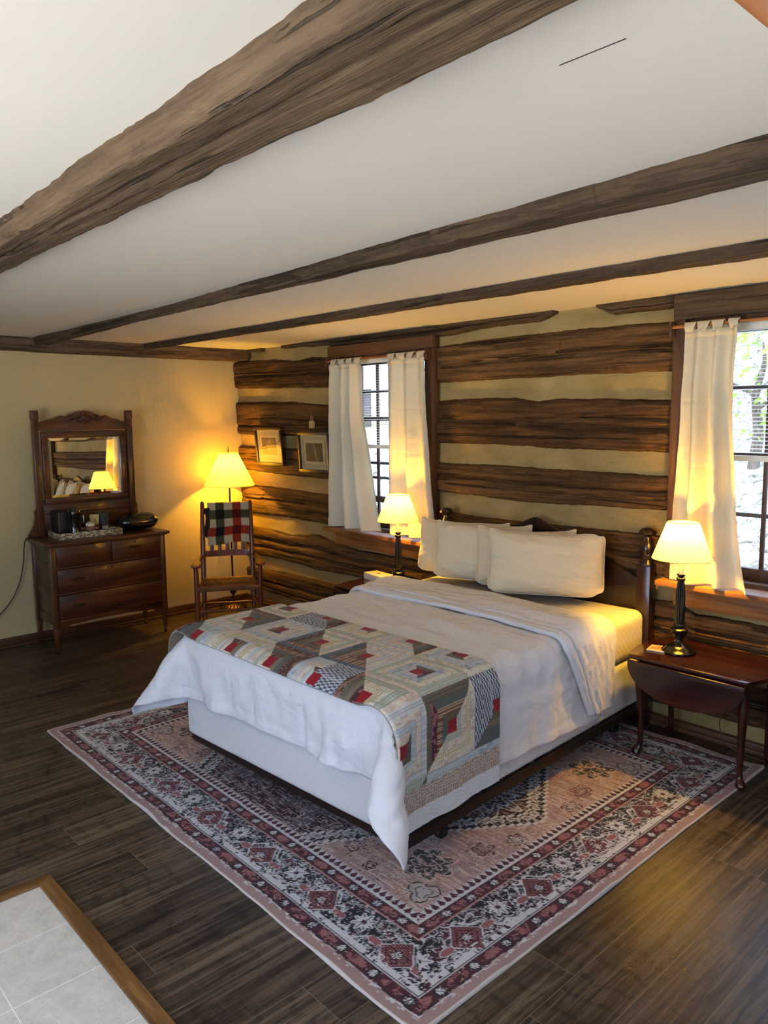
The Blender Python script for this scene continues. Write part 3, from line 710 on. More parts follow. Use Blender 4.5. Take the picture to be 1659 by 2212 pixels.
# ---------------------------------------------------------------- framed pictures, tag
def picture(x0, x1, z0, z1, tilt, seed, label, roll=0.):
    w, h = (x1 - x0), (z1 - z0)
    e = empty('framed_picture', ((x0 + x1) / 2, -.03, z0)); e.rotation_euler = (math.radians(tilt), math.radians(roll), 0)
    tag(e, label, 'picture')
    fw = .03
    m = MB()
    for bx in ((-w / 2, w / 2, h - fw, h), (-w / 2, w / 2, 0, fw), (-w / 2, -w / 2 + fw, fw, h - fw), (w / 2 - fw, w / 2, fw, h - fw)):
        m.box(bx[0], bx[1], -.022, .0, bx[2], bx[3], .005, 2)
    m.build('frame', M['frame'], e)
    m = MB(); m.box(-w / 2 + fw, w / 2 - fw, -.008, -.002, fw, h - fw); m.build('mat', M['mat'], e)
    m = MB(); 
    for ins, th in ((.055, .0022), (.069, .0014)):
        a, b, c, d = -w / 2 + ins, w / 2 - ins, ins, h - ins
        for bx in ((a, b, c, c + th), (a, b, d - th, d), (a, a + th, c, d), (b - th, b, c, d)): m.box(bx[0], bx[1], -.0092, -.008, bx[2], bx[3])
    m.build('mat_line', M['matline'], e)
    iw, ih = w - .20, h - .20
    U, V_ = np.meshgrid(np.linspace(-1, 1, 90), np.linspace(-1, 1, 120), indexing='ij')
    n_ = fbm(U * 4 + seed, V_ * 4, seed, 5)
    body = np.exp(-((U - .05 * seed * V_) ** 2 / .10 + (V_ + .1) ** 2 / .6)) * (.5 + n_)
    head = np.exp(-((U - .05) ** 2 / .035 + (V_ - .55) ** 2 / .035))
    g = np.clip(.16 + .22 * n_ + .42 * body * (fbm(U * 9, V_ * 3, seed + 4, 3) > .5) + .75 * head - .14 * V_, 0, 1)
    if seed == 2: g = np.clip(.10 + .12 * n_ + .5 * (np.abs(U - .12 + .3 * V_ * np.abs(V_)) < .05 + .08 * fbm(V_ * 9, U * 0, 5, 2)) * n_ * 1.6, 0, 1)
    col = np.stack([lin(60) + g * .38, lin(50) + g * .33, lin(28) + g * .18], -1)
    Pp = np.stack([U * iw / 2, U * 0 - .0095, h / 2 + V_ * ih / 2], -1)
    grid_mesh('print', Pp, M['paint'], e, col, smooth=False)
    m = MB(); m.box(-w / 2 + fw, w / 2 - fw, -.0145, -.0125, fw, h - fw); m.build('glass', M['glass'], e)
picture(.205, .635, 1.36, 1.715, 5, 1, 'small dark framed print catching the floor lamp reflection, nearest the corner', 0)
picture(.87, 1.305, 1.32, 1.678, 3, 2, 'dark framed print with wide cream mat, hung beside the curtain', 0)
e = empty('wall_tag', (1.045, -.035, 1.70)); tag(e, 'small pale tag hanging by a loop above the right picture', 'tag')
m = MB(); m.box(-.033, .033, -.006, .004, 0, .07, .012, 3); m.build('plate', M['tagm'], e)
m = MB(); m.tube([(.012 * math.cos(a) * 1.1, 0, .085 + .022 * math.sin(a)) for a in np.linspace(0, 2 * PI, 20, endpoint=False)], .003, 8, closed=True); m.build('loop', M['tagm'], e)

# ---------------------------------------------------------------- dresser with mirror
D = empty('mirror_dresser', (0, -1.595, 0)); tag(D, 'dark oak dresser with tilting mirror against the cream wall', 'dresser')
def part(nm, mb, mt, par=None, **k): return mb.build(nm, M[mt], par if par is not None else D, **k)
for (x, y) in ((.395, -.448), (.395, .448), (.02, -.448), (.02, .448)):
    m = MB()
    m.box(x - .022, x + .022, y - .022, y + .022, .20, .845, .004)
    m.box(x - .022, x + .022, y - .022, y + .022, .045, .21, .004, taper=lambda c, x=x, y=y: Vector((x + (c.x - x) * (.62 + .38 * (c.z - .045) / .165), y + (c.y - y) * (.62 + .38 * (c.z - .045) / .165), c.z)))
    lg = part('leg', m, 'oak_z')
    m = MB(); m.tube([(x, y, .05), (x, y, .03)], .007, 10); m.tube([(x + .004, y - .009, .0145), (x + .004, y + .009, .0145)], .0145, 16); part('caster', m, 'bronze', lg)
m = MB(); m.box(-.015, .455, -.50, .50, .846, .870, .008, 3); m.box(0, .435, -.485, .485, .836, .848, .003); part('top', m, 'oak_y')
m = MB()      # case: back, bottom, rails between drawers
m.box(.0, .012, -.44, .44, .22, .84); m.box(.0, .40, -.44, .44, .225, .240)
for z in (.665, .463): m.box(.02, .408, -.43, .43, z - .008, z + .008, .002)
m.box(.395, .408, -.43, .43, .828, .845); m.box(.02, .408, -.010, .010, .673, .838, .002); m.box(.395, .408, -.43, .43, .24, .262, .002)
part('case', m, 'oak_y')
for s in (-1, 1):
    m = MB(); y = s * .445
    for (z0, z1) in ((.22, .29), (.44, .50), (.655, .70), (.80, .845)): m.box(.04, .375, y - .012, y + .012, z0, z1, .003)
    m.box(.04, .375, y - .004, y + .004, .23, .84); part('side_panel', m, 'oak_side')
m = MB()      # shaped apron under the lowest drawer
pts = [(-.43, .24)] + [(yy, .245 - .0 - (.048 if abs(yy) > .36 else .048 * (1 - math.cos(PI * (abs(yy)) / .36)) / 2 * .4 + .012)) for yy in np.linspace(-.43, .43, 40)] + [(.43, .24)]
m.prism(pts, .388, .406, 'x'); part('apron', m, 'oak_y')
def pull(par, y, z, w=.054):
    m = MB()
    plate = [(y + w * a, z + .016 * b) for a, b in ((-1, .1), (-.85, .8), (-.45, .55), (0, 1.1), (.45, .55), (.85, .8), (1, .1), (.8, -.7), (.4, -.6), (0, -.9), (-.4, -.6), (-.8, -.7))]
    m.prism(plate, .4245, .4275, 'x'); pl = part('handle', m, 'bronze', par)
    m = MB(); m.tube([(.4275, y - w * .68, z + .002), (.438, y - w * .68, z - .001), (.442, y - w * .55, z - .013), (.443, y, z - .020), (.442, y + w * .55, z - .013), (.438, y + w * .68, z - .001), (.4275, y + w * .68, z + .002)], .0026, 8)
    part('bail', m, 'bronze', pl)
def drawer(y0, y1, z0, z1, hs, esc):
    m = MB(); m.box(.10, .424, y0, y1, z0, z1, .004); m.box(.4235, .4255, y0 + .012, y1 - .012, z0 + .012, z1 - .012, .002)
    d = part('drawer', m, 'oak_y')
    for (y, z) in hs: pull(d, y, z)
    for (y, z) in esc:
        m = MB(); m.ball((.426, y, z), .011, 12, 0, (.25, .9, 1.1)); part('keyhole_plate', m, 'bronze', d)
drawer(-.424, -.013, .677, .832, [(-.225, .762)], [(-.225, .80)])
drawer(.013, .424, .677, .832, [(.20, .770)], [(.20, .81)])
drawer(-.424, .424, .475, .655, [(-.275, .572), (.262, .572)], [(0, .63)])
drawer(-.424, .424, .268, .453, [(-.275, .365), (.272, .365)], [(0, .425)])
# mirror harp
for s in (-1, 1):
    m = MB(); y = s * .385 - .005
    m.box(.0, .045, y - .024, y + .024, .868, 1.868, .005); m.box(-.003, .052, y - .027, y + .027, 1.80, 1.872, .006)
    p_ = part('mirror_post', m, 'oak_z')
    m = MB()
    for k in range(7): m.ball((.046, y, 1.86 - k * .021), .0095, 8, 0, (.6, 1.2, 1))
    part('carving', m, 'oak_z', p_)
    m = MB()
    br = [(0, 0), (.075, 0), (.075, .03), (.06, .045), (.03, .10), (.018, .16), (.02, .2), (.008, .225), (0, .23)]
    m.prism([(y + s * (.024 + a), .868 + b) for a, b in br], .008, .024, 'x'); part('scroll_bracket', m, 'oak_z')
m = MB(); m.box(.004, .018, -.365, .355, .868, 1.16, .003); m.box(.016, .030, -.365, .355, 1.045, 1.075, .004); part('back_rail', m, 'oak_y')
crest = [(-.365, 1.715)] + [(.355 * 1.0 * q, 1.715) for q in (0,)][:0]
top_pts = []
for q in np.linspace(-1, 1, 61):
    a = abs(q)
    zc = 1.80 + .022 * math.cos(min(1, a / .62) * PI / 2) + (.045 * math.exp(-(a / .30) ** 4)) + .026 * math.exp(-((a - .52) / .13) ** 2) - .018 * math.exp(-((a - .93) / .1) ** 2)
    top_pts.append((q * .362 - .005, zc))
m = MB(); m.prism([(-.367, 1.715)] + top_pts + [(.357, 1.715)], .006, .026, 'x'); cr = part('crest', m, 'oak_y')
m = MB()
for s in (-1, 1):
    sp = [(.03, s * (.012 + .055 * t_ ** .8), 1.845 - .050 * t_ - .01 * math.sin(t_ * 6)) for t_ in np.linspace(0, 1, 12)]; m.tube(sp, [.009 - .004 * abs(2 * q - 1) for q in np.linspace(0, 1, 12)], 8)
    cx_, cz_ = s * .10, 1.812
    m.tube([(.029, cx_ + s * (.032 - .022 * q) * math.cos(q * 7), cz_ + (.028 - .018 * q) * math.sin(q * 7)) for q in np.linspace(0, 1, 22)], [.0075 - .004 * q for q in np.linspace(0, 1, 22)], 8)
    m.tube([(.028, s * (.02 + .11 * q), 1.765 + .03 * math.sin(q * PI) + .02 * q) for q in np.linspace(0, 1, 14)], [.006 * (1 - .6 * abs(2 * q - 1)) + .002 for q in np.linspace(0, 1, 14)], 8)
    m.tube([(.028, s * (.10 + .09 * q), 1.828 - .012 * q + .008 * math.sin(q * 9)) for q in np.linspace(0, 1, 14)], [.006 * (1 - q) + .002 for q in np.linspace(0, 1, 14)], 8)
m.ball((.03, 0, 1.852), .016, 12, 0, (.6, 1, 1.2)); m.ball((.028, 0, 1.775), .02, 12, 0, (.5, 1.3, .7))
part('carving', m, 'oak_y', cr)
MA = Matrix.Translation((.03, 0, 1.42)) @ Matrix.Rotation(math.radians(-.55), 4, 'Y') @ Matrix.Rotation(math.radians(2.1), 4, 'Z')
m = MB()
y0, y1, z0, z1 = -.355, .345, -.295, .285
fw = .052
m.box(-.012, .016, y0, y1, z1 - fw, z1, .006); m.box(-.012, .016, y0, y1, z0, z0 + fw, .006); m.box(-.012, .016, y0, y0 + fw, z0 + fw - .004, z1 - fw + .004, .006); m.box(-.012, .016, y1 - fw, y1, z0 + fw - .004, z1 - fw + .004, .006)
m.xf(MA); mf = part('mirror_frame', m, 'oak_y')
m = MB(); a0, a1, c0, c1 = y0 + fw - .003, y1 - fw + .003, z0 + fw - .003, z1 - fw + .003; bv = .024
b_ = m.b
o4 = [b_.verts.new(p) for p in ((.003, a0, c0), (.003, a1, c0), (.003, a1, c1), (.003, a0, c1))]
i4 = [b_.verts.new(p) for p in ((.0055, a0 + bv, c0 + bv), (.0055, a1 - bv, c0 + bv), (.0055, a1 - bv, c1 - bv), (.0055, a0 + bv, c1 - bv))]
b_.faces.new(i4)
for k in range(4): b_.faces.new((o4[k], o4[(k + 1) % 4], i4[(k + 1) % 4], i4[k]))
q4 = [b_.verts.new((p.co.x - .004, p.co.y, p.co.z)) for p in o4]; b_.faces.new(q4[::-1])
for k in range(4): b_.faces.new((q4[k], q4[(k + 1) % 4], o4[(k + 1) % 4], o4[k]))
m.xf(MA); part('mirror_glass', m, 'mirror', mf, smooth=False)

# things on the dresser
DT = .871
t = NT('mottled birch bark print'); co = t.coord(); n = t.noise(t.map(co, (1, 1, 2.2)), 28, 3, .5, 1.2)
M['birch'] = t.done(t.bsdf(t.ramp(n, [(.47, rgb(112, 96, 66)), (.53, rgb(196, 188, 160))], 'CONSTANT'), .7))
TR = empty('serving_tray', (.20, -1.70, DT)); tag(TR, 'mottled bark patterned tray on the dresser top', 'tray')
m = MB(); m.box(-.14, .13, -.245, .245, 0, .010, .002); m.build('base', M['birch'], TR)
m = MB()
for bx in ((.120, .132, -.25, .25), (-.145, -.133, -.25, .25), (-.14, .125, -.25, -.238), (-.14, .125, .238, .25)): m.box(bx[0], bx[1], bx[2], bx[3], 0, .048, .003)
m.build('rim', M['birch'], TR); TR.rotation_euler = (0, 0, math.radians(-2))
e = empty('coffee_maker', (.21, -1.815, DT + .010)); tag(e, 'black single cup coffee maker at the left end of the tray', 'coffee maker')
m = MB(); m.box(-.17, -.01, -.10, .0, 0, .20, .018, 3); m.build('body', M['blackmat'], e)
m = MB(); m.lathe([(.048, 0), (.05, .01), (.046, .02), (.046, .155), (.052, .165), (.052, .2), (.047, .208), (0, .21)], (.01, .02, 0), 28); m.build('carafe', M['black'], e)
m = MB(); m.box(-.02, .045, .0, .045, .19, .225, .01, 3); m.tube([(.03, .06, .17), (.035, .085, .17), (.035, .088, .11), (.03, .06, .09)], .007, 8); m.build('lid_and_handle', M['black'], e)
e = empty('candle_jar', (.235, -1.675, DT + .010)); tag(e, 'small brown jar with a cream lid in the tray', 'jar')
m = MB(); m.lathe([(.028, 0), (.036, .006), (.040, .03), (.036, .062), (.030, .07), (0, .07)], (0, 0, 0), 28); m.build('body', plain('amber brown jar', rgb(130, 92, 56), .4, var=.5, bscale=20), e)
m = MB(); m.lathe([(.034, .068), (.035, .071), (.035, .086), (.032, .09), (0, .091)], (0, 0, 0), 28); m.build('lid', M['ivory'], e)
m = MB(); m.tube([(.0, .01, .09), (-.02, .005, .098), (-.04, -.01, .088)], .004, 6); m.build('tie', M['ivory'], e)
def packet(loc, w, h, c1, c2, label, rz):
    e = empty('coffee_packet', loc, rz); tag(e, label, 'packet', None)
    U, V_ = np.meshgrid(np.linspace(-1, 1, 16), np.linspace(0, 1, 20), indexing='ij')
    th = .016 * (1 - U ** 2) ** .5 * np.clip(np.sin(np.clip(V_ * 1.08, 0, 1) * PI), 0, 1) ** .5 + .0008
    ww = w / 2 * (1 - .06 * np.sin(V_ * PI))
    for s, nm_ in ((1, 'front'), (-1, 'back')):
        P_ = np.stack([th * s + .012 * (1 - V_), U * ww, V_ * h], -1)
        cc = np.where((V_ > .45)[..., None], np.array(c1[:3]), np.array(c2[:3]))
        lb = (V_ > .12) & (V_ < .3) & (np.abs(U) < .7); cc = np.where(lb[..., None], np.array(rgb(200, 190, 160)[:3]), cc)
        lb = (V_ > .62) & (V_ < .78) & (np.abs(U) < .35) & (fbm(U * 9, V_ * 40, 3) > .5); cc = np.where(lb[..., None], np.array(rgb(40, 34, 28)[:3]), cc)
        grid_mesh(nm_, P_, M['paint'], e, cc)
packet((.14, -1.60, DT + .010), .075, .145, rgb(196, 180, 120), rgb(90, 44, 30), 'cream and brown snack packet standing in the tray', -.25)
packet((.13, -1.515, DT + .010), .075, .15, rgb(50, 66, 66), rgb(60, 58, 52), 'dark teal snack packet standing in the tray', -.1)
e = empty('condiment_box', (.21, -1.54, DT + .010)); tag(e, 'low black box of stirrers in the tray front of the packets', 'box')
m = MB(); m.box(-.04, .02, -.075, .085, 0, .028, .003); m.build('body', M['blackmat'], e)
m = MB(); m.box(-.01, .03, -.02, .11, .029, .033, .001); m.build('napkin', M['white'], e)
# black bonnet shaped bag
e = empty('black_bag', (.20, -1.27, DT)); tag(e, 'glossy black rounded bag at the right end of the dresser top', 'bag')
U, V_ = np.meshgrid(np.linspace(0, 2 * PI, 61), np.linspace(-PI / 2, PI / 2, 31), indexing='ij')
cx = np.cos(V_) ** .75 * np.cos(U); cy = np.sign(np.sin(V_)) * np.abs(np.sin(V_)) ** .5
Yb = .165 * cy; rad = np.where(cy > 0, 1.0, 1 - .35 * cy ** 2)
Xb = .105 * np.cos(V_) ** .5 * np.cos(U) * rad; Zb_ = .072 + .070 * np.cos(V_) ** .5 * np.sin(U) * rad * (1 + .05 * fbm(U * 2, V_ * 2, 4))
Zb_ = np.maximum(Zb_, 0.001)
grid_mesh('body', np.stack([Xb, Yb, Zb_], -1), M['black'], e)
m = MB(); m.tube([(.105 - .25 * max(0, q - .6) ** 2, .02 + .13 * math.cos(q * 3.2 + 3.4) + .0, .085 + .035 * math.sin(q * 3.2 + 3.3)) for q in np.linspace(0, 1, 20)], .006, 8); m.build('strap', M['bronze'], e)
# cable down the wall
m = MB(); pts = [(.06, -2.01, .876), (.0, -2.085, .874), (-.035, -2.105, .80), (-.055, -2.115, .65), (-.05, -2.18, .45), (-.045, -2.32, .28), (-.05, -2.55, .16), (-.04, -2.9, .08)]
def smooth_pts(p, n=8):
    p = [Vector(q) for q in p]; out = []
    for i in range(len(p) - 1):
        a, b, c, d = p[max(i - 1, 0)], p[i], p[i + 1], p[min(i + 2, len(p) - 1)]
        for k in range(n):
            s = k / n; out.append(.5 * ((2 * b) + (c - a) * s + (2 * a - 5 * b + 4 * c - d) * s * s + (3 * b - a - 3 * c + d) * s ** 3))
    return out + [p[-1]]
m.tube(smooth_pts(pts), .0042, 8); o = m.build('power_cord', M['blackmat']); tag(o, 'black power cord curving down the cream wall left of the dresser', 'cord')

# ---------------------------------------------------------------- floor lamp
FLX, FLY = .09, -.29
e = empty('floor_lamp', (FLX, FLY, 0)); tag(e, 'tall floor lamp with pleated shade in the corner behind the rocker', 'floor lamp')
m = MB(); m.lathe([(.122, 0), (.126, .006), (.122, .014), (.112, .018), (.100, .03), (.07, .045), (.045, .052), (.03, .058), (.022, .075), (.015, .082), (0, .083)], (0, 0, 0), 72, flute=24, fdepth=.006, frange=(.015, .05)); m.build('base', M['bronze'], e)
m = MB(); m.lathe([(.010, .08), (.010, .13), (.017, .137), (.028, .15), (.034, .175), (.026, .205), (.014, .225), (.018, .235), (.009, .245), (.0085, 1.22), (.013, 1.225), (.013, 1.27), (0, 1.272)], (0, 0, 0), 24); m.build('pole', M['darksteel'], e)
SHZ0, SHZ1, R0, R1 = 1.172, 1.475, .232, .086
m = MB(); prof = [(R0 + (R1 - R0) * q, SHZ0 + (SHZ1 - SHZ0) * q) for q in np.linspace(0, 1, 8)]
m.lathe(prof, (0, 0, 0), 288, cap=False, pleat=48, pdepth=.0018); sh = m.build('lamp_shade', M['shade2'], e, angle=0)
m = MB(); m.tube([(R0 * math.cos(a), R0 * math.sin(a), SHZ0) for a in np.linspace(0, 2 * PI, 48, endpoint=False)], .0035, 8, closed=True); m.build('lower_trim', M['shade2'], sh)
m = MB(); m.tube([(R1 * math.cos(a), R1 * math.sin(a), SHZ1) for a in np.linspace(0, 2 * PI, 32, endpoint=False)], .003, 8, closed=True)
m.build('upper_trim', M['shade2'], sh)
m = MB(); m.tube([(0, 0, 1.25), (0, .05, 1.30), (0, .055, 1.38), (0, 0, 1.475)], .0018, 6); m.tube([(0, 0, 1.25), (0, -.05, 1.30), (0, -.055, 1.38), (0, 0, 1.475)], .0018, 6)
m.tube([(-R1, 0, SHZ1), (R1, 0, SHZ1)], .0016, 6); m.tube([(0, -R1, SHZ1), (0, R1, SHZ1)], .0016, 6); m.lathe([(.003, 1.475), (.006, 1.487), (.003, 1.495), (.006, 1.505), (.003, 1.515), (.002, 1.535), (0, 1.54)], (0, 0, 0), 12); m.build('harp_and_finial', M['darksteel'], e)
LAMPS = [(e, 1.335)]

# ---------------------------------------------------------------- rocking chair
RC = empty('rocking_chair', (.635, -.66, 0)); RC.rotation_euler = (0, 0, math.radians(-31))
tag(RC, 'slatted wooden rocking chair with arms in the corner, blanket over its back', 'rocking chair')
# local frame: +x forward (towards the bed), y across
def rp(nm, mb, mt='chair', par=None): return mb.build(nm, M[mt], par or RC)
FX, RX = .255, -.155
for s in (-1, 1):
    m = MB(); m.tube([(FX, s * .262, .055), (FX - .003, s * .258, .36), (FX - .006, s * .262, .585)], [.019, .022, .018], 14); rp('front_post', m)
    m = MB(); m.tube([(RX + .04, s * .215, .055), (RX, s * .215, .38), (RX - .055, s * .211, .75), (RX - .115, s * .207, 1.05), (RX - .118, s * .207, 1.068)], [.019, .022, .021, .018, .010], 14); rp('rear_post', m)
    m = MB()
    arm = [(-.19, 0), (.0, -.004), (.24, .0), (.31, .006), (.335, .0)]
    poly = [(-.195, s * .205), (.05, s * .235), (.20, s * .235), (.27, s * .215), (.325, s * .222), (.345, s * .25), (.335, s * .285), (.28, s * .30), (.15, s * .285), (-.10, s * .262), (-.195, s * .245)]
    m.prism(poly, .585, .606, 'z', 0, .005); rp('arm', m)
    m = MB()       # rocker runner
    U = np.linspace(-.50, .46, 30); top = [(x, .045 + .26 * x * x) for x in U]; bot = [(x, .008 + .24 * x * x) for x in U[::-1]]
    yy = s * .238
    m.prism(top + bot, yy - .012, yy + .012, 'y'); rp('rocker', m)
for (x, z, r, w) in ((FX, .405, .014, .255), (FX, .205, .012, .255), (FX, .115, .012, .255), (RX + .01, .375, .012, .21), (RX + .03, .18, .011, .21)):
    m = MB(); m.tube([(x, -w, z), (x, w, z)], r, 10); rp('stretcher', m)
for s in (-1, 1):
    for z, in ((.39,), (.22,), (.13,)):
        m = MB(); m.tube([(FX, s * .258, z), (RX + .02, s * .212, z - .008)], .011, 10); rp('stretcher', m)
def curve_rail(x, z, w, h, th, bow):
    P_ = [(x - bow * (1 - (q) ** 2), q * w) for q in np.linspace(-1, 1, 14)]
    Q_ = [(a - th, b) for a, b in P_[::-1]]
    m = MB(); m.prism(P_ + Q_, z, z + h, 'z', 0, .003); return m
rp('lower_back_rail', curve_rail(RX - .032, .585, .205, .055, .018, .02))
rp('upper_back_rail', curve_rail(RX - .098, .955, .20, .055, .018, .02))
for k, q in enumerate(np.linspace(-.68, .68, 5)):
    m = MB(); y = q * .2
    R_ = Matrix.Translation((RX - .048 - .02 * (1 - q * q), y, .63)) @ Matrix.Rotation(math.radians(-10.5), 4, 'Y')
    m.box(-.006, .006, -.017, .017, 0, .345, .003, rot=R_); rp('back_slat', m)
# woven seat
U, V_ = np.meshgrid(np.linspace(0, 1, 70), np.linspace(-1, 1, 90), indexing='ij')
wv = .004 * np.sign(np.sin(U * PI * 12)) * np.sign(np.sin(V_ * PI * 9)) * np.abs(np.sin(U * PI * 12) * np.sin(V_ * PI * 9)) ** .3
Xs = RX + .01 + (FX + .018 - RX - .01) * U; Ys = V_ * (.212 + .045 * U); Zs = .410 - .018 * (1 - V_ ** 2) * np.sin(U * PI) ** .5 + wv
Pp = np.stack([Xs, Ys, Zs], -1); lip = Pp[-1:].copy(); lip[..., 2] -= .035; lip[..., 0] += .004
o = grid_mesh('seat', np.concatenate([Pp, lip], 0), M['rush'], RC, angle=50); mod(o, 'SOLIDIFY', thickness=.008)

# plaid blanket folded over the chair back
BL = empty('plaid_blanket', (0, 0, 0)); BL.matrix_world = RC.matrix_world.copy()
BL.location = RC.location; BL.rotation_euler = RC.rotation_euler
tag(BL, 'red, black and cream plaid blanket folded over the rocking chair back', 'blanket')
def plaid(U, V_):
    cr = np.array(rgb(190, 178, 148)[:3]); ol = np.array(rgb(68, 70, 48)[:3]); rd = np.array(rgb(146, 48, 30)[:3]); bk = np.array(rgb(18, 18, 20)[:3]); dr = np.array(rgb(78, 14, 14)[:3])
    i = np.floor(U * 5).astype(int) % 5; j = np.floor(V_ * 5).astype(int) % 5
    ut = np.array([0, 1, 0, 2, 0])[i]; vt = np.array([0, 1, 0, 2, 0])[j]
    tab = np.array([[cr, ol, rd], [ol, bk, bk], [rd, dr, dr]])
    return tab[ut, vt]
def blanket(y0, y1, zf, zbk, off, wob, seed, nm):
    path = []
    top = 1.022 + off * .6
    for q in np.linspace(0, 1, 40): path.append((RX - .078 - .065 * 0 + off + .02 - (top - (zf + (top - zf) * q)) * -.0 + (-.20) * ((zf + (top - zf) * q) - .80) , zf + (top - zf) * q))
    for a in np.linspace(0, PI, 9)[1:-1]: path.append((path[39][0] - (.022 + off) * (1 - math.cos(a)), top + (.012 + off) * math.sin(a)))
    xb = path[39][0] - 2 * (.022 + off)
    for q in np.linspace(0, 1, 22): path.append((xb + .02 * q, top + (zbk - top) * q))
    path = np.array(path); n_ = len(path)
    yy = np.linspace(0, 1, 60)
    T, Yn = np.meshgrid(np.arange(n_), yy, indexing='ij')
    Xp = path[T.astype(int), 0] + wob * (fbm(Yn * 3, T / 14., seed, 3) - .5) + .012 * np.exp(-((Yn - .97) / .05) ** 2)
    Zp = path[T.astype(int), 1] + .012 * np.sin(Yn * 5 + seed) * (T < 30) * (1 - T / 40.)
    Yp = y0 + (y1 - y0) * Yn + .012 * (fbm(T / 9., Yn * 0, seed + 3, 2) - .5)
    L = np.minimum(T, 40) / 40. * .94
    o = grid_mesh(nm, np.stack([Xp, Yp, Zp], -1), M['plaid'], BL, plaid(Yn, 1 - L))
    mod(o, 'SOLIDIFY', thickness=.006, offset=0)
blanket(-.165, .195, .70, .80, .012, .012, 4, 'outer_fold')
# dark inner layers showing at the left
m = MB()
for k in range(3):
    yq = -.175 + k * .012
    m.tube([(RX - .055 - .012 * k + .01 * math.sin(z_ * 30 + k), yq + .006 * math.sin(z_ * 22 + k), z_) for z_ in np.linspace(.76 - .012 * k, 1.012, 16)], .013, 8)
m.build('inner_fold', plain('black plaid underside', rgb(22, 22, 20), .95), BL)
# ---------------------------------------------------------------- bed
BO = (3.435, -.09, 0); BR = .05
def bedroot(name): return empty(name, BO, BR)
# local: x across, -y towards the foot
BF = bedroot('bed_frame'); tag(BF, 'dark cherry bed frame with peaked headboard and mushroom topped posts', 'bed frame')
for s in (-1, 1):
    x = s * .745
    m = MB()
    m.box(x - .043, x + .043, -.035, .051, 0, .945, .010, 2)
    m.lathe([(.042, .942), (.040, .952), (.030, .966), (.028, .972), (.036, .980), (.037, .990), (.030, .998), (.029, 1.003), (.036, 1.018), (.038, 1.032), (.033, 1.058), (.024, 1.080), (.018, 1.092), (.018, 1.103), (.024, 1.11), (.045, 1.118), (.049, 1.126), (.045, 1.140), (.03, 1.152), (0, 1.157)], (x, .008, 0), 32)
    m.build('headboard_post', M['bedwood'], BF)
m = MB()
half = [(-.71, .30), (-.71, .858), (-.68, .864), (-.44, .978), (-.20, 1.068), (-.02, 1.150), (0, 1.154)]
poly = half + [(-a, b) for a, b in half[-2::-1]]
m.prism(poly, -.012, .014, 'y', 0, .004); m.build('headboard_panel', M['bedwood'], BF)
for s in (-1, 1):
    m = MB(); m.box(s * .765 - .012, s * .765 + .012, -2.06, -.01, .105, .150, .002); m.box(s * .765 - .03, s * .765 + .012, -2.06, -.01, .105, .110); m.build('side_rail', M['darksteel'], BF)
m = MB(); m.box(-.76, .76, -1.05, -1.01, .105, .15, .002); m.build('centre_rail', M['darksteel'], BF)
m = MB(); m.box(-.76, .76, -2.07, -2.04, .105, .15, .002); m.build('cross_rail', M['darksteel'], BF)
for (x, y) in ((-.70, -1.76), (.70, -1.76), (-.70, -.25), (.70, -.25), (0, -1.03)):
    m = MB(); m.tube([(x, y, .13), (x, y, .062)], .013, 12)
    m.prism([(x - .012, .06), (x + .012, .06), (x + .014, .045), (x + .004, .022), (x - .004, .022), (x - .014, .045)], y - .022, y - .019, 'y'); m.prism([(x - .012, .06), (x + .012, .06), (x + .014, .045), (x + .004, .022), (x - .004, .022), (x - .014, .045)], y + .019, y + .022, 'y')
    m.box(x - .013, x + .013, y - .022, y + .022, .057, .064, .002)
    cs = m.build('caster', M['steel'], BF)
    m = MB(); m.tube([(x, y - .016, .0285), (x, y + .016, .0285)], .0262, 20); m.build('wheel', M['blackmat'], cs)

def softbox(name, mt, x0, x1, y0, y1, z0, z1, r, root, seed, amp=.006, pipe=True):
    m = MB(); m.box(x0, x1, y0, y1, z0, z1, r, 5)
    bmesh.ops.subdivide_edges(m.b, edges=[e for e in m.b.edges if e.calc_length() > .1], cuts=24, use_grid_fill=True)
    for v in m.b.verts:
        n = float(fbm(np.array([v.co.x * 3 + v.co.z * 5]), np.array([v.co.y * 3 + v.co.z * 2]), seed)[0]) - .5
        v.co += Vector((v.co.x, (v.co.y - (y0 + y1) / 2) * .75, (v.co.z - (z0 + z1) / 2) * 3)).normalized() * n * amp
    return m.build(name, M[mt], root, angle=60)
BX = bedroot('box_spring'); tag(BX, 'white covered box spring under the mattress', 'box spring')
softbox('cover', 'sheet', -.765, .765, -2.10, -.03, .150, .425, .03, BX, 3)
MT = bedroot('mattress'); tag(MT, 'mattress in a striped white sheet on the box spring', 'mattress')
softbox('body', 'mattress', -.765, .765, -2.10, -.025, .427, .688, .05, MT, 5, .012)

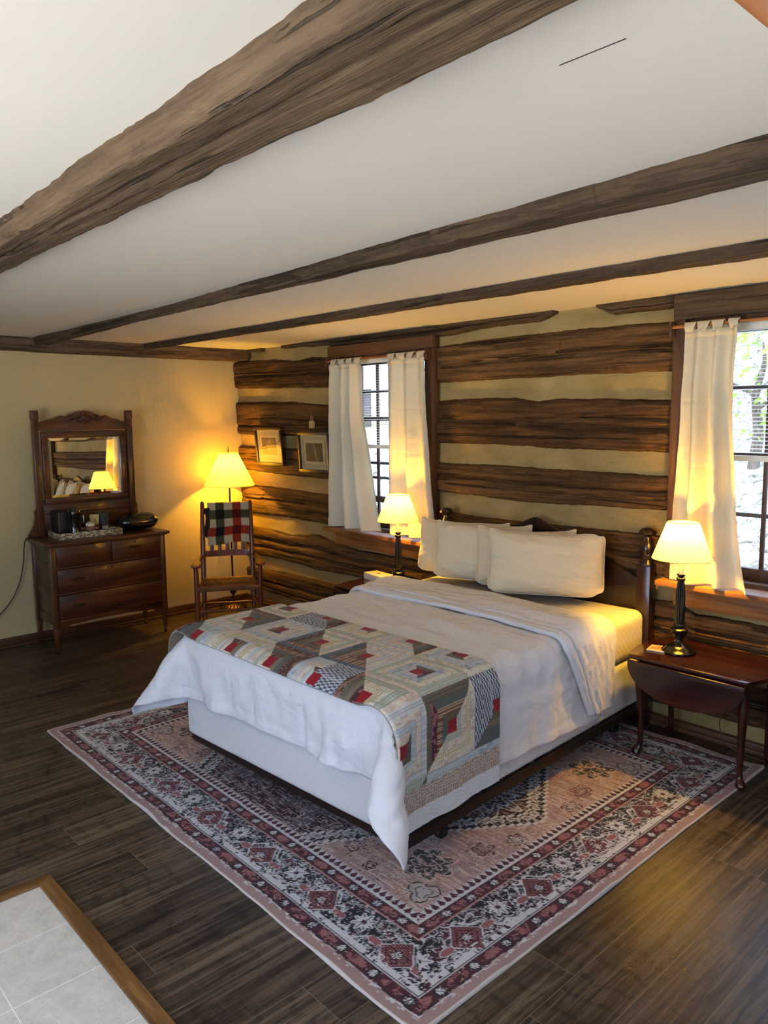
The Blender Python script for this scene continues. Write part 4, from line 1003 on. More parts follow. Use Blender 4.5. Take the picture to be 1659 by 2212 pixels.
# cloth solver -------------------------------------------------
def bed_sdf(p, half, top, r, ylo, yhi, zlo):
    c = np.array([0, (ylo + yhi) / 2, (zlo + top) / 2]); h = np.array([half, (yhi - ylo) / 2, (top - zlo) / 2]) - r
    q = p - c; a = np.abs(q) - h
    m_ = np.maximum(a, 0); l = np.linalg.norm(m_, axis=-1); inside = l < 1e-9
    d = l - r; n = m_ / np.maximum(l, 1e-9)[..., None]
    k = np.argmax(a, axis=-1); mx_ = np.take_along_axis(a, k[..., None], -1)[..., 0]
    ni = np.zeros_like(p); np.put_along_axis(ni, k[..., None], 1.0, -1)
    n = np.where(inside[..., None], ni, n); d = np.where(inside, mx_ - r, d)
    return d, n * np.sign(q)
def drape(P0, rest, colliders, steps=500, iters=3, floor=.012, bend=.05, shear=.5, damp=.985, fric=.3, dt=.006, g=-4.5, push=None):
    P = P0.copy(); V = np.zeros_like(P); nu, nv = P.shape[:2]; cons = []
    def add(di, dj, k):
        i0 = np.arange(0, nu - di); j0 = np.arange(max(0, -dj), nv - max(0, dj))
        for par in range(2):
            if di and not dj: ii = i0[(i0 // di) % 2 == par]; A = np.ix_(ii, j0); B = np.ix_(ii + di, j0)
            elif dj and not di: jj = j0[(j0 // dj) % 2 == par]; A = np.ix_(i0, jj); B = np.ix_(i0, jj + dj)
            else: ii = i0[i0 % 2 == par]; A = np.ix_(ii, j0); B = np.ix_(ii + di, j0 + dj)
            if A[0].size and A[1].size: cons.append((A, B, np.linalg.norm(rest[B] - rest[A], axis=-1), k))
    for a, b, k in ((0, 1, 1.), (1, 0, 1.), (1, 1, shear), (1, -1, shear), (0, 2, bend), (2, 0, bend), (0, 5, bend), (5, 0, bend)): add(a, b, k)
    for s in range(steps):
        V[..., 2] += g * dt; V *= damp
        if push is not None: V += push(P, s) * dt
        Q = P + V * dt
        for it in range(iters):
            for A, B, L, k in cons:
                a = Q[A]; b = Q[B]; d = b - a; l = np.sqrt((d * d).sum(-1))
                c = d * ((l - L) / np.maximum(l, 1e-9) * .5 * k)[..., None]
                Q[A] = a + c; Q[B] = b - c
            for f in colliders:
                d, n = f(Q); Q = np.where((d < 0)[..., None], Q - n * d[..., None], Q)
            Q[..., 2] = np.maximum(Q[..., 2], floor)
        for f in colliders:
            d, n = f(Q); hit = d < .002
            mv = Q - P; mn = (mv * n).sum(-1)[..., None] * n; mt = mv - mn
            Q = np.where(hit[..., None], P + mn + mt * (1 - fric), Q)
        V = (Q - P) / dt; P = Q
    return P
def upsample(P, k):
    def up(A):
        n = A.shape[0]; t = np.linspace(0, n - 1, (n - 1) * k + 1); i = np.clip(np.floor(t).astype(int), 0, n - 2); s = (t - i).reshape((-1,) + (1,) * (A.ndim - 1))
        p0 = A[np.clip(i - 1, 0, n - 1)]; p1 = A[i]; p2 = A[i + 1]; p3 = A[np.clip(i + 2, 0, n - 1)]
        return .5 * ((2 * p1) + (p2 - p0) * s + (2 * p0 - 5 * p1 + 4 * p2 - p3) * s * s + (3 * p1 - p0 - 3 * p2 + p3) * s ** 3)
    return up(up(P).swapaxes(0, 1)).swapaxes(0, 1)
def normals(P):
    du = np.gradient(P, axis=0); dv = np.gradient(P, axis=1); n = np.cross(du, dv)
    return n / np.maximum(np.linalg.norm(n, axis=-1), 1e-9)[..., None]
rs = np.random.RandomState(3)

# comforter
nu, nv = 92, 76
u = np.linspace(-1.12, 1.150, nu); v = np.linspace(-.50, -2.385, nv)
U, Vv = np.meshgrid(u, v, indexing='ij')
U = np.where(U > .5, .5 + (U - .5) * (1 + .11 * np.clip((Vv + 2.3) / 1.6, 0, 1)), U)
rest = np.stack([U, Vv, U * 0], -1)
wr = 1 + .018 * (fbm(U * 3, Vv * 6, 3) - .5)
P0 = rest.copy(); P0[..., 0] *= .985; P0[..., 2] = .74 + .02 * fbm(U * 5, Vv * 5, 9)
cmf = drape(P0, rest * 1.0, [lambda q: bed_sdf(q, .785, .708, .07, -2.125, 0.02, .10)], steps=420, iters=4)
Pc = upsample(cmf, 2)
k_ = np.clip((-2.145 - Pc[..., 1]) / .05, 0, 1) + np.clip((Pc[..., 1] + 1.46) / .08, 0, 1)      # held flat under the quilt
Pc[..., 0] = np.minimum(Pc[..., 0], .790 + .6 * k_)
Ug, Vg = np.meshgrid(np.linspace(u[0], u[-1], Pc.shape[0]), np.linspace(v[0], v[-1], Pc.shape[1]), indexing='ij')
N = normals(Pc); N *= np.sign(N[Pc.shape[0] // 2, Pc.shape[1] // 2, 2])
de = np.minimum(np.minimum(Ug - u[0], u[-1] - Ug), Vg - v[-1])
ontop = np.clip((Pc[..., 2] - .66) / .04, 0, 1)
wk = .036 * np.abs(fbm(Ug * 1.6 + .3 * Vg, Vg * 4.2 + Ug * .5, 12, 4) - .5) ** 1.0 * 2 * ontop
wk += .028 * (fbm(Ug * 17, Vg * 3.0 + Ug * 2, 25, 3) - .5) * np.clip((-2.12 - Vg) * 12, 0, 1) * (1 - ontop)
wk += .030 * (fbm(Ug * 7 + 3, Vg * 1.2, 15, 3) - .5) * (1 - ontop) * np.clip((np.abs(Ug) - .78) * 8, 0, 1)
wk += .026 * (fbm(Ug * 1.5 + 3, Vg * 8 + Ug * 2, 19, 3) - .5) * (1 - ontop)
wk += .009 * (fbm(Ug * 12, Vg * 12, 16, 3) - .5) - .006 * np.exp(-((de - .055) / .006) ** 2) + .004 * (fbm(Ug * 30, Vg * 30, 22, 2) - .5) * np.exp(-((de - .055) / .03) ** 2)
Pc2 = Pc + N * wk[..., None]; Pc2[..., 2] = np.maximum(Pc2[..., 2], .011)
CF = bedroot('comforter'); tag(CF, 'white comforter spread over the bed with drooping corners', 'comforter')
o = grid_mesh('cover', Pc2, M['comf'], CF); mod(o, 'SOLIDIFY', thickness=.006, offset=1)
# turned back head edge of the comforter
nu2, nv2 = 100, 24
u2 = np.linspace(-1.16, 1.20, nu2); w2 = np.linspace(0, 1, nv2)
U, Wn = np.meshgrid(u2, w2, indexing='ij')
depth = .42 + .10 * np.clip((U - .3) / .9, 0, 1) - .30 * np.clip((U - .82) / .4, 0, 1) ** 1.0
Vv = -.47 - Wn * depth
rest = np.stack([U, Vv, U * 0], -1); P0 = rest.copy(); P0[..., 0] *= .985; P0[..., 2] = .775 + .02 * fbm(U * 4, Vv * 4, 2)
fl_ = drape(P0, rest, [lambda q: bed_sdf(q, .807, .728, .085, -2.2, 0.02, .10)], steps=330, iters=4, fric=.45)
Pf = upsample(fl_, 3)
Ug, Wg = np.meshgrid(np.linspace(u2[0], u2[-1], Pf.shape[0]), np.linspace(0, 1, Pf.shape[1]), indexing='ij')
N = normals(Pf); N *= np.sign(N[Pf.shape[0] // 2, Pf.shape[1] // 2, 2])
th = .012 + .018 * np.sin(np.clip(Wg, 0, 1) * PI) ** .6
wk = th + .034 * (fbm(Ug * 2.2 - Wg * 1.5, Wg * 3 + Ug * 1.2, 31, 4) - .5) + .012 * (fbm(Ug * 5 + Wg * 2, Wg * 5, 33, 3) - .5) * np.clip(Ug + .2, .3, 1.2) - .014 * np.exp(-((Wg - .86) / .02) ** 2)
Pf2 = Pf + N * wk[..., None]
e0 = Pf2[:, :1].copy(); e0[..., 1] += .0; e0[..., 2] -= .03
e1 = Pf2[:, -1:] - N[:, -1:] * .02
o = grid_mesh('turned_back_edge', np.concatenate([e0, Pf2, e1], 1), M['comf'], CF); mod(o, 'SOLIDIFY', thickness=.004, offset=1)

# quilt runner
nq, mq = 104, 32
uq = np.linspace(-.98, 1.275, nq); bq = np.linspace(0, 1, mq)
U, Bn = np.meshgrid(uq, bq, indexing='ij')
BW = .67
V0 = -2.155 + BW * Bn - .03 * (U + .2) * .6
rest = np.stack([U, V0, U * 0], -1); P0 = rest.copy(); P0[..., 0] *= .985; P0[..., 2] = .80
qd = drape(P0, rest, [lambda q: bed_sdf(q, .812, .733, .09, -2.155, 0.02, .08)], steps=420, iters=4, bend=.25, fric=.5)
Pq = upsample(qd, 5)
Uq, Bq = np.meshgrid(np.linspace(uq[0], uq[-1], Pq.shape[0]), np.linspace(0, 1, Pq.shape[1]), indexing='ij')
PB = .305
ROW0 = .035                       # first row of red squares from the front edge
cu0 = .800 + .125                 # a column of red squares on the hanging side
bx = (Uq - cu0) / PB; by = (Bq * BW - ROW0) / PB
ib = np.floor(bx + .5).astype(int); jb = np.floor(by + .5).astype(int)
fx_ = bx - ib; fy_ = by - jb
def C3(r, g, b): return np.array([lin(r), lin(g), lin(b)])
lights = [C3(222, 218, 200), C3(208, 212, 210), C3(230, 224, 190), C3(196, 204, 208), C3(226, 214, 196), C3(214, 214, 214), C3(200, 206, 190), C3(224, 216, 200)]
lprint = [C3(190, 170, 130), C3(150, 165, 185), C3(176, 150, 110), C3(130, 150, 176), C3(206, 176, 160), C3(150, 155, 160), C3(150, 156, 140), C3(196, 160, 150)]
darks = [C3(112, 98, 78), C3(122, 110, 92), C3(98, 104, 98), C3(86, 60, 48), C3(78, 40, 46), C3(126, 76, 46), C3(92, 84, 72), C3(100, 112, 126)]
dprint = [C3(96, 84, 66), C3(150, 136, 110), C3(84, 90, 86), C3(170, 130, 110), C3(190, 120, 130), C3(220, 206, 180), C3(130, 120, 104), C3(60, 68, 84)]
NR = 4
mxr = np.maximum(np.abs(fx_), np.abs(fy_))
ring = np.clip(np.floor((mxr - .09) / ((.5 - .09) / NR)) + 1, 0, NR).astype(int); ring[mxr < .09] = 0
side = np.where(np.abs(fx_) > np.abs(fy_), np.where(fx_ > 0, 0, 2), np.where(fy_ > 0, 1, 3))
flip = (ib + jb) % 2
flip2 = (ib // 1) % 2
darkside = np.where(flip == 0, (side == 0) | (side == 1), (side == 2) | (side == 3))
darkside = np.where((ib % 4 == 1), ~darkside, darkside); darkside = np.where(((ib * 3 + jb * 5) % 7 < 3) & (ring > 1), False, darkside)
hsh = (np.abs(ib * 7 + jb * 13 + ring * 5 + side * 3 * (ring % 2) + 40) * 2654435761 >> 7) % 8
hsl = (np.abs(ib * 5 + jb * 3 + (ring // 1) * 11 + 60) * 40503 >> 4) % 8
colq = np.zeros(Pq.shape); La = np.array(lights); Lp = np.array(lprint); Da = np.array(darks); Dp = np.array(dprint)
base_c = np.where(darkside[..., None], Da[hsh], La[hsl]); prn = np.where(darkside[..., None], Dp[hsh], Lp[hsl])
pu, pv = Uq * 1.0, Bq * BW
kind = np.where(darkside, hsh, hsl) % 4
floral = fbm(pu * 55, pv * 55, 8, 2) > .58
stripe = (np.abs(((pu + .3 * 0) * 95) % 1 - .5) < .16)
check = ((np.abs((pu * 75) % 1 - .5) < .18) | (np.abs((pv * 75) % 1 - .5) < .18))
dots = ((((pu * 60) % 1 - .5) ** 2 + ((pv * 60) % 1 - .5) ** 2) < .06)
pm = np.select([kind == 0, kind == 1, kind == 2], [floral, stripe, check], floral & dots | (fbm(pu * 90, pv * 30, 5, 2) > .62))
colq = np.where((pm * .75)[..., None] > 0, base_c * .35 + prn * .65, base_c)
colq = np.where((ring == 0)[..., None], C3(152, 22, 36) * (1 + .2 * (fbm(pu * 40, pv * 40, 2)[..., None] - .5)), colq)
# blue woven ticking panels
tick = ((ib % 4 == 2) & (jb == 0) & (ring >= 1) & (fx_ > -.06)) | ((ib % 4 == 0) & (jb == 2) & (ring >= 1) & ~darkside)
tc = np.where((np.abs((pv * 62 + np.floor(pu * 48) * .5) % 1 - .5) < .24)[..., None], C3(70, 82, 100), C3(196, 200, 206))
colq = np.where(tick[..., None], tc, colq)
seamq = (np.abs((mxr - .09) / ((.5 - .09) / NR) % 1 - .5) > .47) & (ring > 0)
colq = np.where(seamq[..., None], colq * .72, colq)
# border strips at both ends
endR = uq[-1] - Uq; endL = Uq - uq[0]; en = np.minimum(endR, endL)
rr_ = np.sqrt(((pu * 72) % 1 - .5) ** 2 + ((pv * 72) % 1 - .5) ** 2)
cir = np.where(((rr_ > .22) & (rr_ < .38))[..., None], C3(128, 104, 92), C3(206, 190, 176))
colq = np.where((en < .165)[..., None], cir, colq); colq = np.where((en < .075)[..., None], C3(226, 228, 232), colq)
stip = fbm(pu * 60, pv * 60, 41, 2)
N = normals(Pq); N *= np.sign(N[Pq.shape[0] // 2, Pq.shape[1] // 2, 2])
quil = .0022 * np.abs(np.sin((pu + .01 * np.sin(pv * 40)) * PI / .018)) ** .5 + .003 * (fbm(pu * 24, pv * 24, 44, 2) - .5) - .0012 * seamq
edge_r = np.clip(np.minimum(Bq, 1 - Bq) * BW / .012, 0, 1) ** .5
Pq2 = Pq + N * (quil + .008 * edge_r)[..., None]
QL = bedroot('patchwork_quilt'); tag(QL, 'patchwork log cabin quilt with red squares across the bed foot', 'quilt')
o = grid_mesh('top', Pq2, M['quilt'], QL, colq)
Pb = Pq - N * .004
ring_ids = None
m_ = cloth_mat('tan quilt backing', rgb(150, 136, 120), 600, .05)
ou = np.concatenate([Pq2[:, :1], Pb[:, :1]], 1)
def rim(A, B):
    P_ = np.stack([A, (A + B) / 2 , B], 1); return P_
segs = [(Pq2[:, 0], Pb[:, 0]), (Pq2[:, -1], Pb[:, -1]), (Pq2[0], Pb[0]), (Pq2[-1], Pb[-1])]
V_l = [Pb.reshape(-1, 3)]; n1, n2 = Pb.shape[:2]; idx = np.arange(n1 * n2).reshape(n1, n2)
F_l = [np.stack([idx[:-1, :-1], idx[:-1, 1:], idx[1:, 1:], idx[1:, :-1]], -1).reshape(-1, 4)]; bs = n1 * n2
for A, B in segs:
    n = len(A); V_l += [A, B]; q = np.arange(n - 1) + bs; F_l.append(np.stack([q, q + 1, q + 1 + n, q + n], -1)); bs += 2 * n
np_mesh('backing', np.concatenate(V_l), np.concatenate(F_l), m_, QL)

# pillows
def pillow(ax, ay, bx_, by_, h, T, lean, seed, label, z0=.738):
    """bottom edge runs from (ax, ay) to (bx, by) in the room"""
    L = math.hypot(bx_ - ax, by_ - ay); rz = math.atan2(by_ - ay, bx_ - ax)
    e = empty('pillow', ((ax + bx_) / 2, (ay + by_) / 2, z0), rz); e.rotation_euler = (math.radians(-lean), 0, rz); tag(e, label, 'pillow', 'ivory pillows stacked against the headboard')
    n = 56
    A, B = np.meshgrid(np.linspace(-1, 1, n), np.linspace(-1, 1, n), indexing='ij')
    A = np.sign(A) * np.abs(A) ** .85; B = np.sign(B) * np.abs(B) ** .85
    cr_ = np.abs(A) ** 7 * np.abs(B) ** 7 * np.where((seed == 3) & (A > 0), .13, np.where(B < 0, .08, .02))
    A, B = A * (1 - cr_), B * (1 - cr_ * 1.5)
    X = L / 2 * A * (1 - .035 * (1 - B ** 2) - .012 * fbm(A * 3, B * 3, seed) - .05 * np.clip(np.abs(A) + np.abs(B) - 1.75, 0, 1) * (seed % 2))
    Z = h / 2 + h / 2 * B * (1 - .06 * (1 - A ** 2) * (B > 0) - .03 * (1 - A ** 2))
    Z = Z + .012 * (fbm(A * 2 + seed, B * 2, seed + 4) - .5) * (1 - np.abs(B) ** 4 * (B < 0)) + .016 * (B > 0) * np.exp(-((1 - np.abs(A)) / .12) ** 2)
    prof = (np.clip(1 - A ** 4, 0, 1) * np.clip(1 - B ** 4, 0, 1)) ** .55
    prof *= (1 + .18 * np.exp(-((B + .45) / .5) ** 2))
    wr_ = .030 * (fbm(A * 2.4 + B * 1.6, B * 3.5, seed + 8, 4) - .5) * np.clip(prof * 2, 0, 1) + .006 * (fbm(A * 12, B * 3, seed + 11, 3) - .5) * (1 - prof) * np.clip(prof * 6, 0, 1)
    Yf = -(T / 2 * prof + wr_); Yk = T / 2 * prof * .9
    m_f = np.stack([X, Yf, Z], -1); m_b = np.stack([X, Yk, Z], -1)
    V_ = np.concatenate([m_f.reshape(-1, 3), m_b.reshape(-1, 3)]); idx = np.arange(n * n).reshape(n, n)
    F1 = np.stack([idx[:-1, :-1], idx[1:, :-1], idx[1:, 1:], idx[:-1, 1:]], -1).reshape(-1, 4)
    o = np_mesh('case', V_, np.concatenate([F1, F1[:, ::-1] + n * n]), M['pillow'], e)
    bmm = bmesh.new(); bmm.from_mesh(o.data); bmesh.ops.remove_doubles(bmm, verts=bmm.verts, dist=.0015); bmesh.ops.recalc_face_normals(bmm, faces=bmm.faces); bmm.to_mesh(o.data); bmm.free()
    o.data.polygons.foreach_set('use_smooth', [True] * len(o.data.polygons)); mod(o, 'SUBSURF', levels=1, render_levels=1)
    m = MB(); k = n - 1
    path = [m_f[i, 0] for i in range(0, n, 2)] + [m_f[-1, j] for j in range(1, n, 2)] + [m_f[i, -1] for i in range(n - 2, 0, -2)] + [m_f[0, j] for j in range(n - 2, 0, -2)]
    m.tube([tuple(p) for p in path], .0022, 6, closed=True); m.build('piping', M['pillow2'], e)
pillow(2.635, -.36, 3.30, -.20, .365, .15, 9, 1, 'ivory pillow at the back left, beside the left lamp, mostly covered')
pillow(2.870, -.45, 3.50, -.24, .375, .15, 12, 2, 'ivory pillow second from the left, front of the left pair')
pillow(3.22, -.44, 3.80, -.20, .37, .15, 12, 4, 'ivory pillow third from the left, behind the frontmost pillow')
pillow(3.42, -.56, 4.02, -.21, .385, .17, 14, 3, 'frontmost and rightmost ivory pillow, fully in view')

# ---------------------------------------------------------------- drop leaf tables
def table(x, y0, y1, ztop, label, w=.60):
    e = empty('drop_leaf_table', (x, (y0 + y1) / 2, 0)); tag(e, label, 'side table', 'mahogany drop leaf tables beside the bed')
    hy = (y1 - y0) / 2
    def bow(q): return w / 2 + .055 * (1 - q * q)
    qs = np.linspace(-1, 1, 24)
    poly = [(bow(q), q * hy) for q in qs] + [(-bow(q), q * hy) for q in qs[::-1]]
    m = MB(); m.prism(poly, ztop - .020, ztop, 'z', 0, .005); m.build('top', M['mahog'], e)
    for s, nm in ((-1, 'leaf'), (1, 'leaf')):
        m = MB()
        arc = [(w / 2 * math.cos(a) * (1 if abs(math.cos(a)) < .98 else 1), ztop - .022 - .185 * abs(math.sin(a)) ** .85) for a in np.linspace(0, PI, 40)]
        yy = s * (hy + .004)
        m.prism(arc, min(yy, yy + s * .016), max(yy, yy + s * .016), 'y', 0, .004); m.build(nm, M['mahog'], e)
    fx2, fy2 = .262, hy - .065
    m = MB()
    for s in (-1, 1):
        m.box(-fx2, fx2, s * fy2 - .009, s * fy2 + .009, ztop - .115, ztop - .021, .003)
        ap = [(-fy2, ztop - .021)] + [(q * fy2, ztop - .10 - .022 * math.cos(q * PI) * (1 if abs(q) < .6 else .4)) for q in np.linspace(-1, 1, 24)] + [(fy2, ztop - .021)]
        m.prism(ap, s * fx2 - .009, s * fx2 + .009, 'x')
    m.build('apron', M['mahog'], e)
    for sx in (-1, 1):
        for sy in (-1, 1):
            m = MB(); X_, Y_ = sx * fx2, sy * fy2
            pth = [(X_, Y_, ztop - .022), (X_ + sx * .004, Y_ + sy * .004, ztop - .12), (X_ + sx * .006, Y_ + sy * .006, ztop - .18), (X_, Y_, .25), (X_ - sx * .003, Y_ - sy * .003, .10), (X_, Y_, .05), (X_ + sx * .008, Y_ + sy * .008, .03), (X_ + sx * .012, Y_ + sy * .012, .016), (X_ + sx * .010, Y_ + sy * .010, .006), (X_ + sx * .008, Y_ + sy * .008, .0085)]
            m.tube(smooth_pts(pth[:9], 4), list(np.interp(np.arange(33), np.linspace(0, 32, 9), [.024, .025, .024, .018, .0145, .015, .022, .026, .016])), 16); m.build('leg', M['mahog'], e)
    return e
table(4.650, -.515, -.045, .552, 'dark mahogany drop leaf table right of the bed under the lamp and coaster')
table(2.270, -.560, -.060, .552, 'dark mahogany drop leaf table left of the bed, mostly hidden by the comforter')

def table_lamp(x, y, z, label, sc=1.0):
    e = empty('table_lamp', (x, y, z)); tag(e, label, 'table lamp', 'black fluted candlestick lamps beside the bed')
    m = MB(); m.lathe([(.083, 0), (.087, .004), (.087, .010), (.080, .016), (.072, .020), (.066, .028), (.048, .040), (.034, .048), (.024, .056), (.020, .066), (.022, .074), (.036, .092), (.044, .112), (.045, .124), (.038, .130), (.026, .134), (.029, .142), (.026, .148), (.022, .152)], (0, 0, 0), 48); m.build('base', M['black'], e)
    m = MB(); m.lathe([(.022, .150), (.0245, .158), (.0245, .30), (.018, .370), (.0165, .378), (.023, .386), (.023, .396), (.016, .402), (.022, .412), (.022, .417), (0, .418)], (0, 0, 0), 96, flute=16, fdepth=.0035, frange=(.157, .372)); m.build('column', M['black'], e)
    m = MB(); m.lathe([(.0125, .416), (.0125, .53), (.015, .532), (.015, .57), (0, .572)], (0, 0, 0), 20); m.build('candle_sleeve', M['ivory'], e)
    m = MB()
    for k, (r_, z_) in enumerate([(.149, .495), (.078, .690)]): pass
    m.lathe([(.149 + (.078 - .149) * q, .498 + .192 * q) for q in np.linspace(0, 1, 6)], (0, 0, 0), 64, cap=False); s_ = m.build('lamp_shade', M['shade'], e, angle=0)
    m = MB(); m.tube([(.078 * math.cos(a), .078 * math.sin(a), .69) for a in np.linspace(0, 2 * PI, 32, endpoint=False)], .0016, 6, closed=True); m.tube([(.149 * math.cos(a), .149 * math.sin(a), .498) for a in np.linspace(0, 2 * PI, 40, endpoint=False)], .0016, 6, closed=True)
    for a in (0, PI / 2, PI, 3 * PI / 2): m.tube([(.078 * math.cos(a), .078 * math.sin(a), .688), (.02 * math.cos(a), .02 * math.sin(a), .645)], .0012, 5)
    m.build('shade_ring', M['bronze'], s_)
    return e
la = table_lamp(2.385, -.30, .5525, 'black fluted candlestick lamp on the left table, in front of the smaller window')
lb = table_lamp(4.505, -.29, .5525, 'black fluted candlestick lamp on the right table beside the coaster')
LAMPS += [(la, .62), (lb, .62)]

# coaster, tissue box, lamp cord
e = empty('coaster', (4.415, -.325, .5525), math.radians(12)); tag(e, 'square cream coaster with floral print on the right table', 'coaster')
m = MB(); m.box(-.052, .052, -.052, .052, 0, .008, .003); m.build('body', M['ivory'], e)
U, V_ = np.meshgrid(np.linspace(-1, 1, 60), np.linspace(-1, 1, 60), indexing='ij')
n_ = fbm(U * 3, V_ * 3, 6, 3); cc = np.where((n_ > .56)[..., None], C3(176, 84, 44), C3(226, 208, 160)); cc = np.where((np.abs(n_ - .52) < .02)[..., None], C3(120, 110, 60), cc); cc = np.where((n_ < .36)[..., None], C3(214, 160, 80), cc)
grid_mesh('print', np.stack([U * .049, V_ * .049, U * 0 + .0084], -1), M['paint'], e, cc)
e = empty('tissue_box', (2.06, -.20, .5525), math.radians(-8)); tag(e, 'flat white cardboard box on the left table near the left lamp', 'box')
m = MB(); m.box(-.115, .115, -.062, .062, 0, .052, .002); m.build('carton', M['white'], e)
m = MB(); U = [(.03 * math.cos(a), .009 * math.sin(a)) for a in np.linspace(0, 2 * PI, 20, endpoint=False)]; m.prism(U, .052, .0526, 'z'); m.build('slot', M['matline'], e)
m = MB(); m.tube(smooth_pts([(4.66, -.10, .42), (4.66, -.07, .25), (4.64, -.06, .12), (4.70, -.08, .03), (4.85, -.09, .012), (5.0, -.06, .012), (5.1, -.05, .1)]), .003, 6); o = m.build('lamp_cord', M['matline']); tag(o, 'thin brown cord hanging behind the right table', 'cord')

# ---------------------------------------------------------------- rug
RX0, RX1, RY0, RY1 = 1.873, 4.914, -2.642, -.15
res = .0042
xs = np.arange(RX0, RX1 + res / 2, res); ys = np.arange(RY0, RY1 + res / 2, res)
Xr, Yr = np.meshgrid(xs, ys, indexing='ij')
hx, hy = (RX1 - RX0) / 2, (RY1 - RY0) / 2
X = Xr - (RX0 + RX1) / 2; Y = Yr - (RY0 + RY1) / 2
dx = hx - np.abs(X); dy = hy - np.abs(Y); d = np.minimum(dx, dy)
horiz = dy < dx
t_ = np.where(horiz, X, Y)
pink, pink2 = C3(166, 138, 136), C3(188, 160, 156); maroon, maroon2 = C3(76, 36, 46), C3(56, 26, 36)
blk, wht, grey = C3(34, 34, 40), C3(206, 206, 212), C3(140, 136, 140)
rose = C3(150, 96, 98)
F1n = fbm(X * 9, Y * 9, 71, 4); F2n = fbm(X * 38, Y * 38, 72, 3); F3n = fbm(X * 22, Y * 22, 73, 4)
abr = fbm(X * 12, Y * 160, 74, 3); hat = fbm(X * 150, Y * 12, 75, 2)
def S(c, shp=None): return np.broadcast_to(c, X.shape + (3,)).copy()
colr = S(pink)
def put(mask, c): colr[mask] = c if np.ndim(c) == 1 else c[mask]
def contour(n, lv, w): return np.abs(n - lv) < w
def rosette(cx, cy, r, x, y, petals=8):
    a = np.arctan2(y - cy, x - cx); rr = np.hypot(x - cx, y - cy)
    R_ = r * (.82 + .18 * np.cos(a * petals)); return rr, R_, a
# edge strip
put((d > .008) & (d < .05), pink); put(d <= .008, C3(214, 206, 202))
put((d > .030) & (d < .052) & (fbm(t_ * 70, d * 160, 81, 2) > .64), wht)
put((d > .047) & (d < .053) & (fbm(t_ * 60, d * 0, 82, 1) > .5), blk); put((d > .043) & (d < .047) & (fbm(t_ * 26, d * 0, 83, 1) > .5), wht)
# outer and inner guard bands
def guard(d0, d1, cell, shift, base_, flower):
    b = (d >= d0) & (d < d1); put(b, base_)
    mid = (d0 + d1) / 2; hh = (d1 - d0) / 2
    c1 = (t_ / cell + shift) % 1 - .5
    rr, R_, a = rosette(0, 0, hh * .72, c1 * cell, d - mid, 8)
    put(b & (np.hypot(c1 * cell, d - mid) < hh * .9), blk)
    put(b & (rr < R_), wht); put(b & (rr < R_ * .85) & (np.abs(np.sin(a * 4)) < .35), blk); put(b & (rr < R_ * .22), maroon)
    c2 = (t_ / cell + shift + .5) % 1 - .5
    e_ = ((c2 * cell) / (cell * .30)) ** 2 + ((d - mid) / (hh * .85)) ** 2
    put(b & (e_ < 1 - .9 * (F2n - .4)) & (F2n > .40), flower); put(b & (e_ < .9) & contour(F2n, .5, .02), maroon2)
guard(.055, .103, .165, .0, maroon, rose)
put(contour(d, .054, .0025), maroon2); put(contour(d, .1045, .003), wht); put(contour(d, .109, .0018), blk)
# main border
b = (d >= .111) & (d < .292); put(b, blk)
cell = .41; ph = t_ / cell
dm = d - .20
vine = .062 * np.cos(2 * PI * ph * 1.0)
rrc = (ph + .25) % .5 - .25
w_ = .0055 + .003 * F1n
put(b & (np.abs(dm - vine - .012 * np.sin(2 * PI * ph * 5)) < w_), wht)
put(b & contour(F3n, .50, .012) & (d > .13), grey); put(b & contour(F3n, .60, .018) & (d > .13), wht); put(b & (F3n > .64), maroon)
put(b & contour(fbm(X * 46, Y * 46, 171, 2), .50, .035) & (d > .125), C3(150, 148, 154)); put(b & contour(fbm(X * 26, Y * 26, 172, 2), .5, .022), wht)
c = ph % 1 - .5
rr, R_, a = rosette(0, 0, .050, c * cell, dm - .020, 8)
put(b & (rr < R_ * 1.22), blk); put(b & (rr < R_), wht); put(b & (rr < R_ * .85) & (np.abs(np.sin(a * 4)) < .22) & (rr > R_ * .25), blk); put(b & (rr < R_ * .28), maroon)
c = ph % 1 - .5 + 0.0
cc_ = (ph) % 1 - .5
cq = (ph + 0.0) % 1; cq = np.where(cq > .5, cq - 1, cq)
pal = np.abs(cq * cell) * 1.0 + np.abs(dm + .012) * .95
put(b & (pal < .080), maroon); put(b & contour(pal, .078, .003), wht); put(b & (pal < .072) & ((np.abs((dm * 130) % 1 - .5) < .25)), rose); put(b & contour(pal, .05, .003), maroon2)
rr, R_, a = rosette(0, 0, .030, cq * cell, dm + .012, 8); put(b & (rr < R_), maroon2); put(b & (rr < R_ * .8) & (np.abs(np.sin(a * 4)) > .6), wht)
for sgn in (-1, 1):
    lf = ((cq * cell - sgn * .105) / .030) ** 2 + ((dm + .045 * np.sign(1) - .03) / .016) ** 2
    put(b & (lf < 1 + .5 * (F2n - .5)), rose); put(b & contour(lf, 1.1, .12), wht)
# worn white hatching, heavier towards the outer side and along the left
wear = np.clip((.20 - d) / .08, 0, 1) * .75 + .95 * np.clip(fbm(X * 2.2, Y * 2.2, 90, 2) - .42, 0, 1) + .10 * (X < -.2)
hch = np.maximum(fbm(X * 30, Y * 190, 91, 2), fbm(X * 190, Y * 30, 92, 2))
put(b & (hch > .93 - .38 * wear) & (d > .112), wht)
put((d > .112) & (d < .135) & (fbm(t_ * 40, d * 40, 93, 2) > .40), wht)
put(contour(d, .2935, .0025), pink2); put(contour(d, .298, .002), blk)
guard(.301, .352, .135, .25, maroon, rose)
put(contour(d, .300, .0022), rose); put(contour(d, .3545, .0022), wht)
